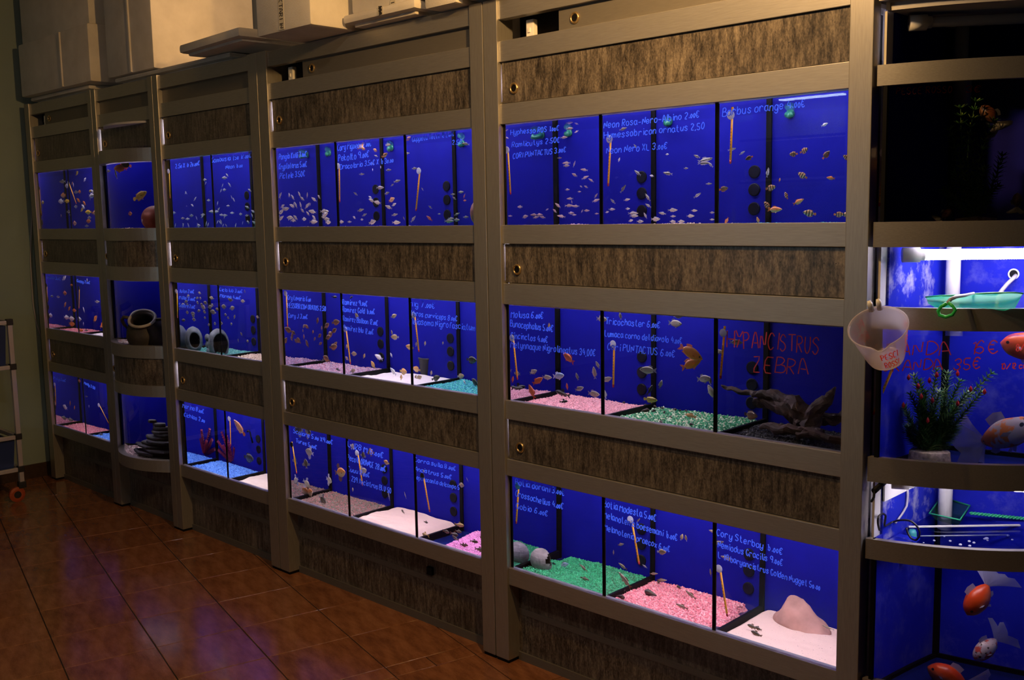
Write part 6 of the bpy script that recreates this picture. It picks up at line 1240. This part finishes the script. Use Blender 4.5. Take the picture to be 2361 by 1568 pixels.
for z in (zt[1], zt[3]): mb = MB(); mb.box(TX0+0.012, TX1-0.012, TY0+0.012, TY1-0.012, z-0.016, z-0.010); mb.build('tray', 'trolley_alu', t)
def bin_(label, y0, y1, z0, z1):
    mb = MB(); x0, x1 = TX0+0.014, TX1-0.0125; pr = [(0.012, 0), (0.006, 0.5), (0.0, 0.96), (0.0, 1.0)]
    rings = [[(x0+i, y0+i, z0+(z1-z0)*u), (x1-i, y0+i, z0+(z1-z0)*u), (x1-i, y1-i, z0+(z1-z0)*u), (x0+i, y1-i, z0+(z1-z0)*u)] for i, u in pr]
    rings += [[(x0+i, y0+i, z0+(z1-z0)*u), (x1-i, y0+i, z0+(z1-z0)*u), (x1-i, y1-i, z0+(z1-z0)*u), (x0+i, y1-i, z0+(z1-z0)*u)] for i, u in ((0.006, 1.0), (0.034, 0.03))]
    mb.loft(rings); tag(mb.build('storage_bin', 'bin_blue'), label, 'bin', 'trolley bins')
bin_('blue plastic bin in the top of the trolley', -1.10, -0.346, zt[1]-0.0095, zt[0]-0.02); bin_('blue plastic bin in the bottom of the trolley', -1.10, -0.346, zt[3]-0.0095, zt[2]-0.02)
mb = MB(); p = on_x(12, 995, TX1-0.06); mb.cbox(TX0+0.05, TX1-0.05, -0.75, -0.42, zt[2]-0.02, zt[2]+0.035, 0.004); tag(mb.build('carton', 'white_box'), 'white carton lying on the middle level of the trolley', 'box')
mb = MB(); mb.cbox(TX0+0.03, TX1-0.02, TY0+0.1, TY1-0.05, zt[0]+0.0095, zt[0]+0.022, 0.003); tag(mb.build('black_cover', 'joint_black'), 'flat black lid lying on top of the trolley', 'lid')
# cable hanging down the side wall behind the rack
pts = [on_x(x, y, WALLX+0.008) for x, y in [(82, 300), (74, 480), (70, 600), (76, 700), (84, 745), (98, 785), (108, 830)]]
mb = MB(); mb.tube(pts, 0.004, 6); tag(mb.build('wall_cable', 'hose_grey', None, True), 'thin cable hanging down the side wall beside the rack', 'cable')

# ------------------------------------------------------------------ lit display stand across the aisle (seen mirrored in the tank fronts)
emit('halide_glow', (0.80, 0.97, 1.0), 10.0); emit('halide_bright', (0.80, 0.97, 1.0), 24.0)
dx0, dx1, dy = -3.85, -3.0, -3.75
t = thing('display_stand', 'tall metal stand with a lit tank across the aisle, seen mirrored', 'stand', ((dx0+dx1)/2, dy-0.2, 0))
for x in (dx0, dx1):
    for y in (dy, dy-0.4): mb = MB(); mb.cbox(x-0.02, x+0.02, y-0.02, y+0.02, 0, 2.45, 0.002); mb.build('post', 'alu_v', t)
for z in (0.3, 1.10, 1.72, 2.42): mb = MB(); mb.cbox(dx0-0.015, dx1+0.015, dy-0.415, dy+0.015, z-0.025, z, 0.002); mb.build('shelf', 'alu_h', t)
mb = MB(); mb.cbox(dx0+0.02, dx1-0.02, dy-0.41, dy-0.40, 0.3, 2.4, 0.002); mb.build('back_board', 'inner_board', t)
t = thing('aquarium_tank', 'rimmed blue-backed tank on the stand across the aisle, seen mirrored', 'fish tank', ((dx0+dx1)/2, dy-0.2, 1.721))
mb = MB(); mb.box(dx0+0.05, dx1-0.05, dy-0.36, dy-0.35, 1.721, 2.02); mb.build('back_panel', 'blue_wall2', t)
mb = MB(); mb.box(dx0+0.05, dx1-0.05, dy-0.35, dy-0.03, 1.721, 1.75); mb.build('sand_layer', 's_white', t)
for z0, z1 in ((1.721, 1.735), (2.005, 2.02)): mb = MB(); mb.cbox(dx0+0.045, dx1-0.045, dy-0.034, dy-0.022, z0, z1, 0.001); mb.build('front_rim', 'black', t)
t = thing('halide_lamp', 'bright white lamp above the mirrored tank across the aisle', 'lamp', ((dx0+dx1)/2, dy-0.2, 2.2))
mb = MB(); mb.cbox(dx0+0.25, dx1-0.10, dy-0.22, dy-0.14, 2.28, 2.36, 0.01); mb.build('lamp_housing', 'white_plastic', t)
mb = MB(); mb.box(dx0+0.27, dx1-0.12, dy-0.215, dy-0.145, 2.272, 2.279); mb.build('lamp_glass', 'halide_bright', t)
t = thing('halide_lamp', 'bright white lamp on the lower shelf across the aisle', 'lamp', ((dx0+dx1)/2, dy-0.2, 1.3))
mb = MB(); mb.cbox(dx0+0.10, dx1-0.10, dy-0.30, dy-0.14, 1.25, 1.46, 0.01); mb.build('lamp_housing', 'white_plastic', t)
mb = MB(); mb.box(dx0+0.12, dx1-0.12, dy-0.139, dy-0.132, 1.28, 1.44); mb.build('lamp_glass', 'halide_glow', t)
